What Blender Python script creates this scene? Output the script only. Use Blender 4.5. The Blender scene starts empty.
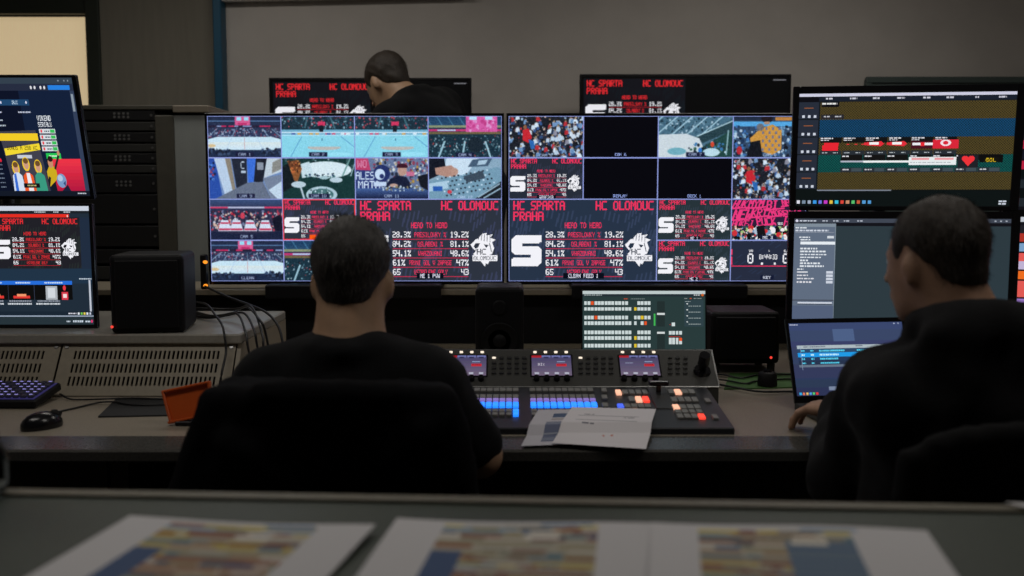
import bpy, bmesh, math, random
import numpy as np
from mathutils import Matrix, Vector, Euler

# ---------------------------------------------------------------- camera, world, lights, exposure
SC = bpy.context.scene
COL = SC.collection
FPX, CAMZ, HORIZON = 1000.0, 1.28, 195.0
PITCH = math.atan((288.0 - HORIZON) / FPX)
cam_data = bpy.data.cameras.new('camera')
cam = bpy.data.objects.new('camera', cam_data)
COL.objects.link(cam)
cam.location = (0, 0, CAMZ)
cam.rotation_euler = (math.pi / 2 - PITCH, 0, 0)
cam_data.sensor_width = 36.0
cam_data.lens = 36.0 * FPX / 1024.0
cam_data.clip_start = 0.02
cam_data.dof.use_dof = True
cam_data.dof.focus_distance = 3.05
cam_data.dof.aperture_fstop = 2.6
SC.camera = cam
SC.view_settings.view_transform = 'Standard'
SC.view_settings.look = 'None'
SC.view_settings.exposure = 0.0
SC.view_settings.gamma = 1.0
SC.view_settings.use_curve_mapping = False

world = bpy.data.worlds.new('world')
SC.world = world
world.use_nodes = True
world.node_tree.nodes['Background'].inputs[0].default_value = (0.0, 0.0, 0.0, 1)
world.node_tree.nodes['Background'].inputs[1].default_value = 0.0

def area_light(name, loc, size, power, color, rot=(0, 0, 0)):
    d = bpy.data.lights.new(name, 'AREA')
    d.shape = 'RECTANGLE'
    d.size, d.size_y = size
    d.energy = power
    d.color = color
    o = bpy.data.objects.new(name, d)
    o.location = loc
    o.rotation_euler = rot
    COL.objects.link(o)
    return o

LAMPS = [(sx * 1.1, ly, 7.3) for ly in (1.75, 3.75) for sx in (1, -1)]   # x, y, watts: unseen ceiling lamps, alike and dimmed, added above the frame in an invented grid
for li, (lx, ly, lw) in enumerate(LAMPS):
    area_light('unseen_ceiling_lamp_%d_offscreen' % (li + 1), (lx, ly, 2.585), (1.15, 0.26), lw, (1.0, 0.955, 0.89))

# ---------------------------------------------------------------- pixel -> place
CF = Vector((0, math.cos(PITCH), -math.sin(PITCH)))
CU = Vector((0, math.sin(PITCH), math.cos(PITCH)))
CR = Vector((1, 0, 0))
CO = Vector((0, 0, CAMZ))

def ray(x, y):
    return CF + CR * ((x - 512.0) / FPX) + CU * ((288.0 - y) / FPX)

def W(x, y, d):                       # the point seen at (x, y) that stands d metres ahead
    r = ray(x, y)
    return CO + r * (d / r.y)

def G(x, y, z):                       # the point seen at (x, y) that lies on the level z
    r = ray(x, y)
    return CO + r * ((z - CAMZ) / r.z)

# ---------------------------------------------------------------- materials
MATS = {}

def srgb(c):
    c = np.asarray(c, dtype=float)
    return np.where(c <= 0.04045, c / 12.92, ((c + 0.055) / 1.055) ** 2.4)

def mat(name, color, rough=0.6, metal=0.0, noise=0.0, nscale=40.0, bump=0.0, bscale=120.0,
        stretch=None, emit=None, estr=0.0, trans=0.0, ior=1.45, sheen=0.0, spec=0.5):
    if name in MATS:
        return MATS[name]
    m = bpy.data.materials.new(name)
    m.use_nodes = True
    nt = m.node_tree
    b = nt.nodes['Principled BSDF']
    b.inputs['Base Color'].default_value = (*color, 1)
    b.inputs['Roughness'].default_value = rough
    b.inputs['Metallic'].default_value = metal
    b.inputs['IOR'].default_value = ior
    b.inputs['Transmission Weight'].default_value = trans
    b.inputs['Sheen Weight'].default_value = sheen
    b.inputs['Specular IOR Level'].default_value = spec
    if emit is not None:
        b.inputs['Emission Color'].default_value = (*emit, 1)
        b.inputs['Emission Strength'].default_value = estr
    if noise > 0 or bump > 0:
        tc = nt.nodes.new('ShaderNodeTexCoord')
        mp = nt.nodes.new('ShaderNodeMapping')
        if stretch:
            mp.inputs['Scale'].default_value = stretch
        nt.links.new(tc.outputs['Object'], mp.inputs['Vector'])
    if noise > 0:
        n = nt.nodes.new('ShaderNodeTexNoise')
        n.inputs['Scale'].default_value = nscale
        n.inputs['Detail'].default_value = 5
        nt.links.new(mp.outputs['Vector'], n.inputs['Vector'])
        r = nt.nodes.new('ShaderNodeValToRGB')
        r.color_ramp.elements[0].position = 0.3
        r.color_ramp.elements[1].position = 0.7
        r.color_ramp.elements[0].color = (*[max(0, c * (1 - noise)) for c in color], 1)
        r.color_ramp.elements[1].color = (*[min(1, c * (1 + noise)) for c in color], 1)
        nt.links.new(n.outputs['Fac'], r.inputs['Fac'])
        nt.links.new(r.outputs['Color'], b.inputs['Base Color'])
    if bump > 0:
        n2 = nt.nodes.new('ShaderNodeTexNoise')
        n2.inputs['Scale'].default_value = bscale
        n2.inputs['Detail'].default_value = 4
        nt.links.new(mp.outputs['Vector'], n2.inputs['Vector'])
        bp = nt.nodes.new('ShaderNodeBump')
        bp.inputs['Strength'].default_value = bump
        bp.inputs['Distance'].default_value = 0.004
        nt.links.new(n2.outputs['Fac'], bp.inputs['Height'])
        nt.links.new(bp.outputs['Normal'], b.inputs['Normal'])
    MATS[name] = m
    return m

def screen_mat(name, strength=1.0, gloss=True):
    if name in MATS:
        return MATS[name]
    m = bpy.data.materials.new(name)
    m.use_nodes = True
    nt = m.node_tree
    b = nt.nodes['Principled BSDF']
    a = nt.nodes.new('ShaderNodeAttribute')
    a.attribute_name = 'pixel'
    if gloss:
        b.inputs['Base Color'].default_value = (0.004, 0.004, 0.005, 1)
        b.inputs['Roughness'].default_value = 0.35
        b.inputs['Specular IOR Level'].default_value = 0.08
        nt.links.new(a.outputs['Color'], b.inputs['Emission Color'])
        b.inputs['Emission Strength'].default_value = strength
    else:
        nt.links.new(a.outputs['Color'], b.inputs['Base Color'])
        b.inputs['Roughness'].default_value = 0.75
    MATS[name] = m
    return m

M = {
    'wall': mat('wall_paint', (0.49, 0.455, 0.42), 0.85, noise=0.05, nscale=6, bump=0.08, bscale=160),
    'wall_dark': mat('brown_panel', (0.20, 0.185, 0.150), 0.8, noise=0.06, nscale=8, stretch=(6, 6, 0.6)),
    'green_dark': mat('dark_green_paint', (0.018, 0.024, 0.017), 0.6, noise=0.1, nscale=5),
    'blue': mat('blue_paint', (0.006, 0.075, 0.14), 0.5, noise=0.08, nscale=7),
    'white_trim': mat('white_plastic', (0.75, 0.72, 0.68), 0.5, noise=0.03, nscale=9),
    'floor': mat('floor_carpet', (0.03, 0.03, 0.032), 0.95, noise=0.3, nscale=90, bump=0.3),
    'ceil': mat('ceiling_paint', (0.5, 0.49, 0.47), 0.9, noise=0.03, nscale=12),
    'desk': mat('desk_laminate', (0.27, 0.235, 0.185), 0.36, noise=0.16, nscale=240, bump=0.03, bscale=300),
    'desk_edge': mat('desk_edge_laminate', (0.065, 0.063, 0.058), 0.2, noise=0.25, nscale=200, bump=0.02, bscale=90),
    'beige': mat('beige_painted_metal', (0.27, 0.235, 0.175), 0.5, noise=0.07, nscale=60, bump=0.04, bscale=400),
    'panel_brown': mat('brown_board', (0.035, 0.030, 0.022), 0.7, noise=0.15, nscale=20),
    'counter': mat('counter_laminate', (0.040, 0.052, 0.038), 0.5, noise=0.2, nscale=130, bump=0.05, bscale=260),
    'counter_lip': mat('counter_edging', (0.16, 0.145, 0.105), 0.5, noise=0.1, nscale=60),
    'black': mat('black_plastic', (0.0065, 0.0065, 0.008), 0.5, noise=0.1, nscale=90, spec=0.3),
    'speaker': mat('speaker_black', (0.005, 0.005, 0.006), 0.55, spec=0.25),
    'gloss_black': mat('glossy_black_plastic', (0.006, 0.006, 0.008), 0.22),
    'dark_grey': mat('dark_grey_plastic', (0.035, 0.036, 0.036), 0.45, noise=0.08, nscale=90),
    'mid_grey': mat('mid_grey_plastic', (0.12, 0.12, 0.12), 0.5, noise=0.05, nscale=90),
    'mixer_top': mat('console_anthracite', (0.040, 0.040, 0.036), 0.42, noise=0.1, nscale=150),
    'mixer_deck': mat('console_deck', (0.016, 0.017, 0.021), 0.38, noise=0.1, nscale=150),
    'silver': mat('silver_trim', (0.42, 0.42, 0.41), 0.35, metal=0.7),
    'steel': mat('steel', (0.35, 0.35, 0.35), 0.35, metal=1.0),
    'rack': mat('rack_frame_paint', (0.075, 0.070, 0.055), 0.55, noise=0.08, nscale=30),
    'rack_side': mat('rack_side_panel', (0.30, 0.32, 0.31), 0.38, noise=0.06, nscale=14, stretch=(1, 1, 0.2)),
    'unit': mat('rack_unit_black', (0.008, 0.008, 0.009), 0.45, noise=0.1, nscale=60),
    'cloth': mat('black_cotton', (0.0055, 0.0058, 0.0068), 0.92, noise=0.25, nscale=25, bump=0.35, bscale=420, sheen=0.03, spec=0.15),
    'hoodie': mat('black_fleece', (0.0060, 0.0060, 0.0068), 0.95, noise=0.25, nscale=20, bump=0.4, bscale=350, sheen=0.04, spec=0.15),
    'jacket': mat('black_jacket_fabric', (0.0045, 0.0046, 0.0055), 0.9, noise=0.2, nscale=20, bump=0.3, bscale=300, spec=0.08),
    'jeans': mat('dark_denim', (0.012, 0.015, 0.024), 0.9, noise=0.3, nscale=60, bump=0.2),
    'chair': mat('black_chair_fabric', (0.0055, 0.0055, 0.006), 0.9, noise=0.3, nscale=160, bump=0.3, bscale=500, spec=0.2),
    'shoe': mat('black_shoe_leather', (0.01, 0.01, 0.01), 0.4),
    'skin': mat('skin', (0.40, 0.245, 0.150), 0.55, noise=0.12, nscale=30, bump=0.05, bscale=250),
    'skin2': mat('skin_light', (0.42, 0.245, 0.160), 0.55, noise=0.12, nscale=30, bump=0.05, bscale=250),
    'hair_grey': mat('greying_hair', (0.034, 0.030, 0.027), 0.55, noise=0.75, nscale=60, stretch=(5, 5, 0.7), bump=0.5, bscale=180),
    'hair_brown': mat('brown_hair', (0.026, 0.018, 0.012), 0.55, noise=0.6, nscale=60, stretch=(5, 5, 0.7), bump=0.5, bscale=180),
    'eye': mat('eye_white', (0.7, 0.68, 0.65), 0.2),
    'paper': mat('paper', (0.66, 0.65, 0.66), 0.8, noise=0.03, nscale=50),
    'orange': mat('orange_plastic', (0.52, 0.085, 0.012), 0.4, noise=0.06, nscale=20),
    'green_mat': mat('green_board', (0.05, 0.13, 0.03), 0.7, noise=0.1, nscale=30),
    'pad': mat('black_rubber_pad', (0.014, 0.015, 0.016), 0.8, noise=0.1, nscale=90),
    'cable': mat('black_cable', (0.008, 0.008, 0.009), 0.5),
    'board': mat('grey_green_board', (0.11, 0.145, 0.14), 0.6, noise=0.06, nscale=20),
    'plastic_clear': mat('clear_plastic', (0.62, 0.74, 0.82), 0.08, trans=1.0, ior=1.15),
    'blind': mat('backlit_blind', (0.7, 0.6, 0.42), 0.8, noise=0.06, nscale=30, stretch=(9, 9, 0.5), emit=(0.50, 0.385, 0.225), estr=0.95),
    'led_red': mat('led_red', (0.2, 0.01, 0.01), 0.4, emit=(1.0, 0.06, 0.04), estr=1.0),
    'led_orange': mat('led_orange', (0.3, 0.1, 0.01), 0.4, emit=(1.0, 0.30, 0.02), estr=1.3),
    'led_white': mat('led_white', (0.5, 0.4, 0.3), 0.4, emit=(1.0, 0.86, 0.70), estr=1.0),
    'btn_grey': mat('button_grey', (0.20, 0.195, 0.185), 0.45),
    'btn_dark': mat('button_dark', (0.20, 0.20, 0.19), 0.45),
    'btn_black': mat('button_black', (0.018, 0.018, 0.018), 0.4),
    'btn_cyan': mat('button_lit_cyan', (0.05, 0.2, 0.5), 0.4, emit=(0.012, 0.20, 1.0), estr=1.5),
    'btn_blue': mat('button_lit_blue', (0.05, 0.08, 0.4), 0.4, emit=(0.06, 0.14, 0.95), estr=0.9),
    'btn_purple': mat('button_lit_purple', (0.2, 0.15, 0.3), 0.4, emit=(0.19, 0.13, 0.42), estr=1.0),
    'btn_orange': mat('button_lit_orange', (0.5, 0.3, 0.2), 0.4, emit=(1.0, 0.50, 0.33), estr=1.0),
    'btn_red': mat('button_lit_red', (0.5, 0.05, 0.03), 0.4, emit=(1.0, 0.06, 0.035), estr=1.1),
    'key_lit': mat('key_backlit', (0.03, 0.03, 0.04), 0.4, emit=(0.11, 0.10, 0.36), estr=0.015),
    'key_glow': mat('keyboard_underglow', (0.02, 0.02, 0.05), 0.4, emit=(0.20, 0.17, 0.75), estr=0.10),
    'key_legend': mat('key_legend', (0.3, 0.3, 0.5), 0.4, emit=(0.40, 0.36, 1.0), estr=0.75),
    'lamp_on': mat('lamp_diffuser', (0.9, 0.88, 0.82), 0.5),
}

# ---------------------------------------------------------------- object helpers
def link(name, me, material, parent=None, smooth=False):
    o = bpy.data.objects.new(name, me)
    COL.objects.link(o)
    if material is not None and not me.materials:
        me.materials.append(material)
    if parent is not None:
        o.parent = parent
    if smooth:
        me.polygons.foreach_set('use_smooth', [True] * len(me.polygons))
    return o

def tag(o, label=None, cat=None, group=None, kind=None):
    if label: o['label'] = label
    if cat: o['category'] = cat
    if group: o['group'] = group
    if kind: o['kind'] = kind
    return o

def thing(name, label, cat, loc=(0, 0, 0), rz=0.0, group=None):
    o = bpy.data.objects.new(name, None)
    o.empty_display_size = 0.05
    o.location = loc
    o.rotation_euler = (0, 0, rz)
    COL.objects.link(o)
    return tag(o, label, cat, group)

class MB:
    """collects simple shapes into one mesh"""
    def __init__(s):
        s.bm = bmesh.new()
    def _merge(s, tmp, mtx):
        me = bpy.data.meshes.new('tmp')
        tmp.to_mesh(me)
        tmp.free()
        me.transform(mtx)
        s.bm.from_mesh(me)
        bpy.data.meshes.remove(me)
    def box(s, c, size, rot=(0, 0, 0), bev=0.0, seg=1, mtx=None):
        t = bmesh.new()
        bmesh.ops.create_cube(t, size=1.0)
        bmesh.ops.scale(t, vec=size, verts=t.verts)
        if bev > 0:
            bmesh.ops.bevel(t, geom=t.edges[:], offset=bev, segments=seg, affect='EDGES', profile=0.5)
        mt = Matrix.Translation(c) @ Euler(rot).to_matrix().to_4x4()
        s._merge(t, mtx @ mt if mtx else mt)
        return s
    def cyl(s, p0, p1, r0, r1=None, n=16, mtx=None):
        r1 = r0 if r1 is None else r1
        p0, p1 = Vector(p0), Vector(p1)
        d = p1 - p0
        t = bmesh.new()
        bmesh.ops.create_cone(t, cap_ends=True, segments=n, radius1=r0, radius2=r1, depth=d.length)
        mt = Matrix.Translation((p0 + p1) / 2) @ d.to_track_quat('Z', 'Y').to_matrix().to_4x4()
        s._merge(t, mtx @ mt if mtx else mt)
        return s
    def ball(s, c, r, n=12, mtx=None):
        t = bmesh.new()
        bmesh.ops.create_uvsphere(t, u_segments=n, v_segments=max(6, n // 2 + 2), radius=1.0)
        rr = r if hasattr(r, '__len__') else (r, r, r)
        mt = Matrix.Translation(c) @ Matrix.Diagonal((*rr, 1))
        s._merge(t, mtx @ mt if mtx else mt)
        return s
    def tube(s, pts, r, n=8):
        pts = [Vector(p) for p in pts]
        rings = []
        for i, p in enumerate(pts):
            d = (pts[min(i + 1, len(pts) - 1)] - pts[max(i - 1, 0)]).normalized()
            a = d.cross(Vector((0.13, 0.21, 1)))
            if a.length < 1e-3:
                a = d.cross(Vector((1, 0, 0)))
            a.normalize()
            b = d.cross(a)
            rr = r[i] if hasattr(r, '__len__') else r
            rings.append([s.bm.verts.new(p + (a * math.cos(2 * math.pi * k / n) + b * math.sin(2 * math.pi * k / n)) * rr) for k in range(n)])
        for A, B in zip(rings, rings[1:]):
            for k in range(n):
                s.bm.faces.new((A[k], A[(k + 1) % n], B[(k + 1) % n], B[k]))
        s.bm.faces.new(rings[0][::-1])
        s.bm.faces.new(rings[-1])
        return s
    def prism(s, poly, z0, z1):
        """poly in x, y; extruded from z0 to z1"""
        a = [s.bm.verts.new((x, y, z0)) for x, y in poly]
        b = [s.bm.verts.new((x, y, z1)) for x, y in poly]
        n = len(poly)
        s.bm.faces.new(a[::-1]); s.bm.faces.new(b)
        for k in range(n):
            s.bm.faces.new((a[k], a[(k + 1) % n], b[(k + 1) % n], b[k]))
        return s
    def profile_x(s, prof, x0, x1):
        """prof in y, z; extruded along x"""
        a = [s.bm.verts.new((x0, y, z)) for y, z in prof]
        b = [s.bm.verts.new((x1, y, z)) for y, z in prof]
        n = len(prof)
        s.bm.faces.new(a[::-1]); s.bm.faces.new(b)
        for k in range(n):
            s.bm.faces.new((a[k], a[(k + 1) % n], b[(k + 1) % n], b[k]))
        return s
    def lathe(s, prof, c=(0, 0, 0), n=24):
        rings = []
        for r, z in prof:
            rings.append([s.bm.verts.new((c[0] + r * math.cos(2 * math.pi * k / n), c[1] + r * math.sin(2 * math.pi * k / n), c[2] + z)) for k in range(n)])
        for A, B in zip(rings, rings[1:]):
            for k in range(n):
                s.bm.faces.new((A[k], A[(k + 1) % n], B[(k + 1) % n], B[k]))
        s.bm.faces.new(rings[0][::-1]); s.bm.faces.new(rings[-1])
        return s
    def mesh(s, name, fix=True):
        if fix:
            bmesh.ops.recalc_face_normals(s.bm, faces=s.bm.faces[:])
        me = bpy.data.meshes.new(name)
        s.bm.to_mesh(me)
        s.bm.free()
        return me
    def build(s, name, material, parent=None, smooth=False):
        return link(name, s.mesh(name), material, parent, smooth)

def bez(pts, n=8):
    """smooth curve through points"""
    P = [Vector(p) for p in pts]
    out = []
    for i in range(len(P) - 1):
        a, b = P[i], P[i + 1]
        ta = (P[i + 1] - P[i - 1]) / 2 if i > 0 else b - a
        tb = (P[i + 2] - P[i]) / 2 if i + 2 < len(P) else b - a
        for k in range(n):
            t = k / n
            out.append(a * (2*t**3 - 3*t**2 + 1) + ta * (t**3 - 2*t**2 + t) + b * (-2*t**3 + 3*t**2) + tb * (t**3 - t**2))
    out.append(P[-1])
    return out

# ---------------------------------------------------------------- flat pictures for screens and prints
FONT_ROWS = {
 'A': '01110 10001 10001 11111 10001 10001 10001', 'B': '11110 10001 10001 11110 10001 10001 11110',
 'C': '01111 10000 10000 10000 10000 10000 01111', 'D': '11110 10001 10001 10001 10001 10001 11110',
 'E': '11111 10000 10000 11110 10000 10000 11111', 'F': '11111 10000 10000 11110 10000 10000 10000',
 'G': '01111 10000 10000 10111 10001 10001 01111', 'H': '10001 10001 10001 11111 10001 10001 10001',
 'I': '01110 00100 00100 00100 00100 00100 01110', 'J': '00011 00001 00001 00001 10001 10001 01110',
 'K': '10001 10010 10100 11000 10100 10010 10001', 'L': '10000 10000 10000 10000 10000 10000 11111',
 'M': '10001 11011 10101 10101 10001 10001 10001', 'N': '10001 11001 11001 10101 10011 10011 10001',
 'O': '01110 10001 10001 10001 10001 10001 01110', 'P': '11110 10001 10001 11110 10000 10000 10000',
 'R': '11110 10001 10001 11110 10100 10010 10001', 'S': '01111 10000 10000 01110 00001 00001 11110',
 'T': '11111 00100 00100 00100 00100 00100 00100', 'U': '10001 10001 10001 10001 10001 10001 01110',
 'V': '10001 10001 10001 10001 01010 01010 00100', 'W': '10001 10001 10001 10101 10101 11011 10001',
 'X': '10001 01010 00100 00100 00100 01010 10001', 'Y': '10001 10001 01010 00100 00100 00100 00100',
 'Z': '11111 00001 00010 00100 01000 10000 11111',
 '0': '01110 10001 10001 10101 10001 10001 01110', '1': '00100 01100 00100 00100 00100 00100 01110',
 '2': '11110 00001 00001 01110 10000 10000 11111', '3': '11110 00001 00001 01110 00001 00001 11110',
 '4': '10001 10001 10001 11111 00001 00001 00001', '5': '11111 10000 10000 11110 00001 00001 11110',
 '6': '01110 10000 10000 11110 10001 10001 01110', '7': '11111 00001 00010 00100 00100 00100 00100',
 '8': '01110 10001 10001 01110 10001 10001 01110', '9': '01110 10001 10001 01111 00001 00001 01110',
 '%': '11001 11010 00010 00100 01000 01011 10011', '.': '00000 00000 00000 00000 00000 01100 01100',
 ':': '00000 01100 01100 00000 01100 01100 00000', '-': '00000 00000 00000 01110 00000 00000 00000',
}
GLYPH = {k: [r for r in v.split()] for k, v in FONT_ROWS.items()}

class View:
    """a rectangle of a raster with its own logical coordinates (y down)"""
    def __init__(s, arr, x, y, w, h, lw, lh):
        s.a, s.x, s.y, s.w, s.h, s.lw, s.lh = arr, x, y, w, h, lw, lh
        s.sx, s.sy = w / lw, h / lh
    def sub(s, x, y, w, h, lw=None, lh=None):
        return View(s.a, s.x + x * s.sx, s.y + y * s.sy, w * s.sx, h * s.sy, lw or w, lh or h)
    def _box(s, x0, y0, x1, y1):
        H, Wd = s.a.shape[:2]
        X0 = max(int(round(max(s.x, s.x + x0 * s.sx))), 0); X1 = min(int(round(min(s.x + s.w, s.x + x1 * s.sx))), Wd)
        Y0 = max(int(round(max(s.y, s.y + y0 * s.sy))), 0); Y1 = min(int(round(min(s.y + s.h, s.y + y1 * s.sy))), H)
        return X0, Y0, X1, Y1
    def rect(s, x, y, w, h, c):
        X0, Y0, X1, Y1 = s._box(x, y, x + w, y + h)
        if X1 > X0 and Y1 > Y0:
            s.a[Y0:Y1, X0:X1] = np.array(c) / 255.0
    def fill(s, c):
        s.rect(0, 0, s.lw, s.lh, c)
    def grad(s, x, y, w, h, c0, c1):
        X0, Y0, X1, Y1 = s._box(x, y, x + w, y + h)
        if X1 > X0 and Y1 > Y0:
            t = np.linspace(0, 1, Y1 - Y0)[:, None, None]
            s.a[Y0:Y1, X0:X1] = (np.array(c0) * (1 - t) + np.array(c1) * t) / 255.0
    def _grid(s, x0, y0, x1, y1):
        X0, Y0, X1, Y1 = s._box(x0 - 1, y0 - 1, x1 + 1, y1 + 1)
        if X1 <= X0 or Y1 <= Y0:
            return None
        gx = ((np.arange(X0, X1) + 0.5 - s.x) / s.sx)[None, :]
        gy = ((np.arange(Y0, Y1) + 0.5 - s.y) / s.sy)[:, None]
        return X0, Y0, X1, Y1, gx, gy
    def ell(s, cx, cy, rx, ry, c):
        g = s._grid(cx - rx, cy - ry, cx + rx, cy + ry)
        if g:
            X0, Y0, X1, Y1, gx, gy = g
            m = ((gx - cx) / rx) ** 2 + ((gy - cy) / ry) ** 2 <= 1
            s.a[Y0:Y1, X0:X1][m] = np.array(c) / 255.0
    def poly(s, pts, c):
        xs, ys = [p[0] for p in pts], [p[1] for p in pts]
        g = s._grid(min(xs), min(ys), max(xs), max(ys))
        if g:
            X0, Y0, X1, Y1, gx, gy = g
            m = np.zeros((Y1 - Y0, X1 - X0), bool)
            for (xa, ya), (xb, yb) in zip(pts, pts[1:] + pts[:1]):
                if ya == yb:
                    continue
                m ^= ((ya > gy) != (yb > gy)) & (gx < (xb - xa) * (gy - ya) / (yb - ya) + xa)
            s.a[Y0:Y1, X0:X1][m] = np.array(c) / 255.0
    def line(s, x0, y0, x1, y1, t, c):
        L = math.hypot(x1 - x0, y1 - y0) or 1
        nx, ny = -(y1 - y0) / L * t / 2, (x1 - x0) / L * t / 2
        s.poly([(x0 + nx, y0 + ny), (x1 + nx, y1 + ny), (x1 - nx, y1 - ny), (x0 - nx, y0 - ny)], c)
    def text(s, txt, x, y, h, c, wid=None, align='l', slant=0.0, bold=0.15):
        """square block lettering, h tall, at most wid wide"""
        n = len(txt)
        cw = h * 0.62
        if wid:
            cw = wid / n
        if align == 'c': x -= cw * n / 2
        if align == 'r': x -= cw * n
        for i, ch in enumerate(txt.upper()):
            g = GLYPH.get(ch)
            if not g:
                continue
            px, py = cw * 0.84 / 5, h / 7
            for r, row in enumerate(g):
                k = 0
                while k < 5:
                    if row[k] == '1':
                        e = k
                        while e < 5 and row[e] == '1': e += 1
                        s.rect(x + i * cw + k * px + slant * (7 - r) * py, y + r * py, (e - k) * px + px * bold, py * 1.08, c)
                        k = e
                    else:
                        k += 1
    def crowd(s, rng, x, y, w, h, n, size, cols):
        for _ in range(n):
            cx, cy = x + rng.random() * w, y + rng.random() * h
            r = size * (0.5 + rng.random())
            s.ell(cx, cy, r, r * (0.7 + 0.8 * rng.random()), cols[int(rng.integers(len(cols)))])
    def soften(s, passes, tint, noise, seed):
        """the slight blur and grain of a camera picture seen small"""
        X0, Y0, X1, Y1 = s._box(0, 0, s.lw, s.lh)
        a = s.a[Y0:Y1, X0:X1].copy()
        for _ in range(passes):
            p = np.pad(a, ((1, 1), (1, 1), (0, 0)), mode='edge')
            a = (p[1:-1, 1:-1] * 2 + p[:-2, 1:-1] + p[2:, 1:-1] + p[1:-1, :-2] + p[1:-1, 2:]) / 6
        h2, w2 = a.shape[0] // 2 * 2, a.shape[1] // 2 * 2
        b = a[:h2, :w2].reshape(h2 // 2, 2, w2 // 2, 2, 3).mean(axis=(1, 3))
        b = b * np.array(tint) + np.random.default_rng(seed).normal(0, noise / 255.0, b.shape[:2])[..., None]
        a[:h2, :w2] = np.repeat(np.repeat(b, 2, axis=0), 2, axis=1)
        a[h2:], a[:, w2:] = a[h2 - 1:h2], a[:, w2 - 1:w2]
        s.a[Y0:Y1, X0:X1] = np.clip(a * 0.93 + 0.03, 0, 1)
    def speck(s, rng, x, y, w, h, amount, cell=2):
        X0, Y0, X1, Y1 = s._box(x, y, x + w, y + h)
        if X1 > X0 and Y1 > Y0:
            hh, ww = (Y1 - Y0 + cell - 1) // cell, (X1 - X0 + cell - 1) // cell
            nz = np.kron(rng.normal(0, amount / 255.0, (hh, ww)), np.ones((cell, cell)))[:Y1 - Y0, :X1 - X0, None]
            s.a[Y0:Y1, X0:X1] = np.clip(s.a[Y0:Y1, X0:X1] + nz, 0, 1)

def picture(w, h, bg=(0, 0, 0), lw=None, lh=None):
    a = np.zeros((h, w, 3))
    a[:] = np.array(bg) / 255.0
    return View(a, 0, 0, w, h, lw or w, lh or h)

def picture_mesh(name, pic, w, h, levels=40):
    """the picture as coloured faces on an upright w x h sheet, centred, facing -y"""
    a = np.round(pic.a * levels) / levels
    H, Wd = a.shape[:2]
    key = (np.round(a[..., 0] * levels) * 10000 + np.round(a[..., 1] * levels) * 100 + np.round(a[..., 2] * levels)).astype(np.int64)
    ch = np.ones((H, Wd + 1), bool)
    ch[:, 1:Wd] = key[:, 1:] != key[:, :-1]
    rows, xs, xe, cols = [], [], [], []
    r, c = np.nonzero(ch[:, :Wd])
    nxt = np.empty_like(c)
    nxt[:-1] = np.where(r[1:] == r[:-1], c[1:], Wd)
    nxt[-1] = Wd
    n = len(r)
    # merge equal runs downwards
    order = np.lexsort((r, key[r, c], nxt, c))
    r, c, nxt = r[order], c[order], nxt[order]
    kk = key[r, c]
    same = np.zeros(n, bool)
    same[1:] = (c[1:] == c[:-1]) & (nxt[1:] == nxt[:-1]) & (kk[1:] == kk[:-1]) & (r[1:] == r[:-1] + 1)
    st = np.nonzero(~same)[0]
    en = np.append(st[1:], n) - 1
    r0, r1, c0, c1 = r[st], r[en] + 1, c[st], nxt[st]
    col = srgb(a[r0, c0])
    n = len(st)
    X = lambda v: (v / Wd - 0.5) * w
    Z = lambda v: (0.5 - v / H) * h
    co = np.zeros((n, 4, 3), np.float32)
    co[:, 0, 0] = co[:, 3, 0] = X(c0); co[:, 1, 0] = co[:, 2, 0] = X(c1)
    co[:, 0, 2] = co[:, 1, 2] = Z(r1); co[:, 2, 2] = co[:, 3, 2] = Z(r0)
    me = bpy.data.meshes.new(name)
    me.vertices.add(n * 4); me.loops.add(n * 4); me.polygons.add(n)
    me.vertices.foreach_set('co', co.ravel())
    me.loops.foreach_set('vertex_index', np.arange(n * 4, dtype=np.int32))
    me.polygons.foreach_set('loop_start', np.arange(0, n * 4, 4, dtype=np.int32))
    at = me.color_attributes.new('pixel', 'FLOAT_COLOR', 'CORNER')
    rgba = np.ones((n, 4, 4), np.float32)
    rgba[:, :, :3] = col[:, None, :]
    at.data.foreach_set('color', rgba.ravel())
    me.update()
    me.validate()
    return me

PINK, WHITE, SLATE = (240, 54, 96), (240, 240, 246), (43, 48, 66)

def block_s(v, x, y, w, h, c=WHITE):
    """the heavy square letter S"""
    P = lambda a, b: (x + a * w, y + b * h)
    v.poly([P(.14, 0), P(1, 0), P(1, .22), P(.93, .22), P(.93, .26), P(.36, .26), P(.36, .36), P(.9, .36), P(1, .46), P(1, .88), P(.87, 1),
            P(0, 1), P(0, .76), P(.05, .76), P(.05, .72), P(.64, .72), P(.64, .63), P(.12, .63), P(0, .53), P(0, .14)], c)

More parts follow.
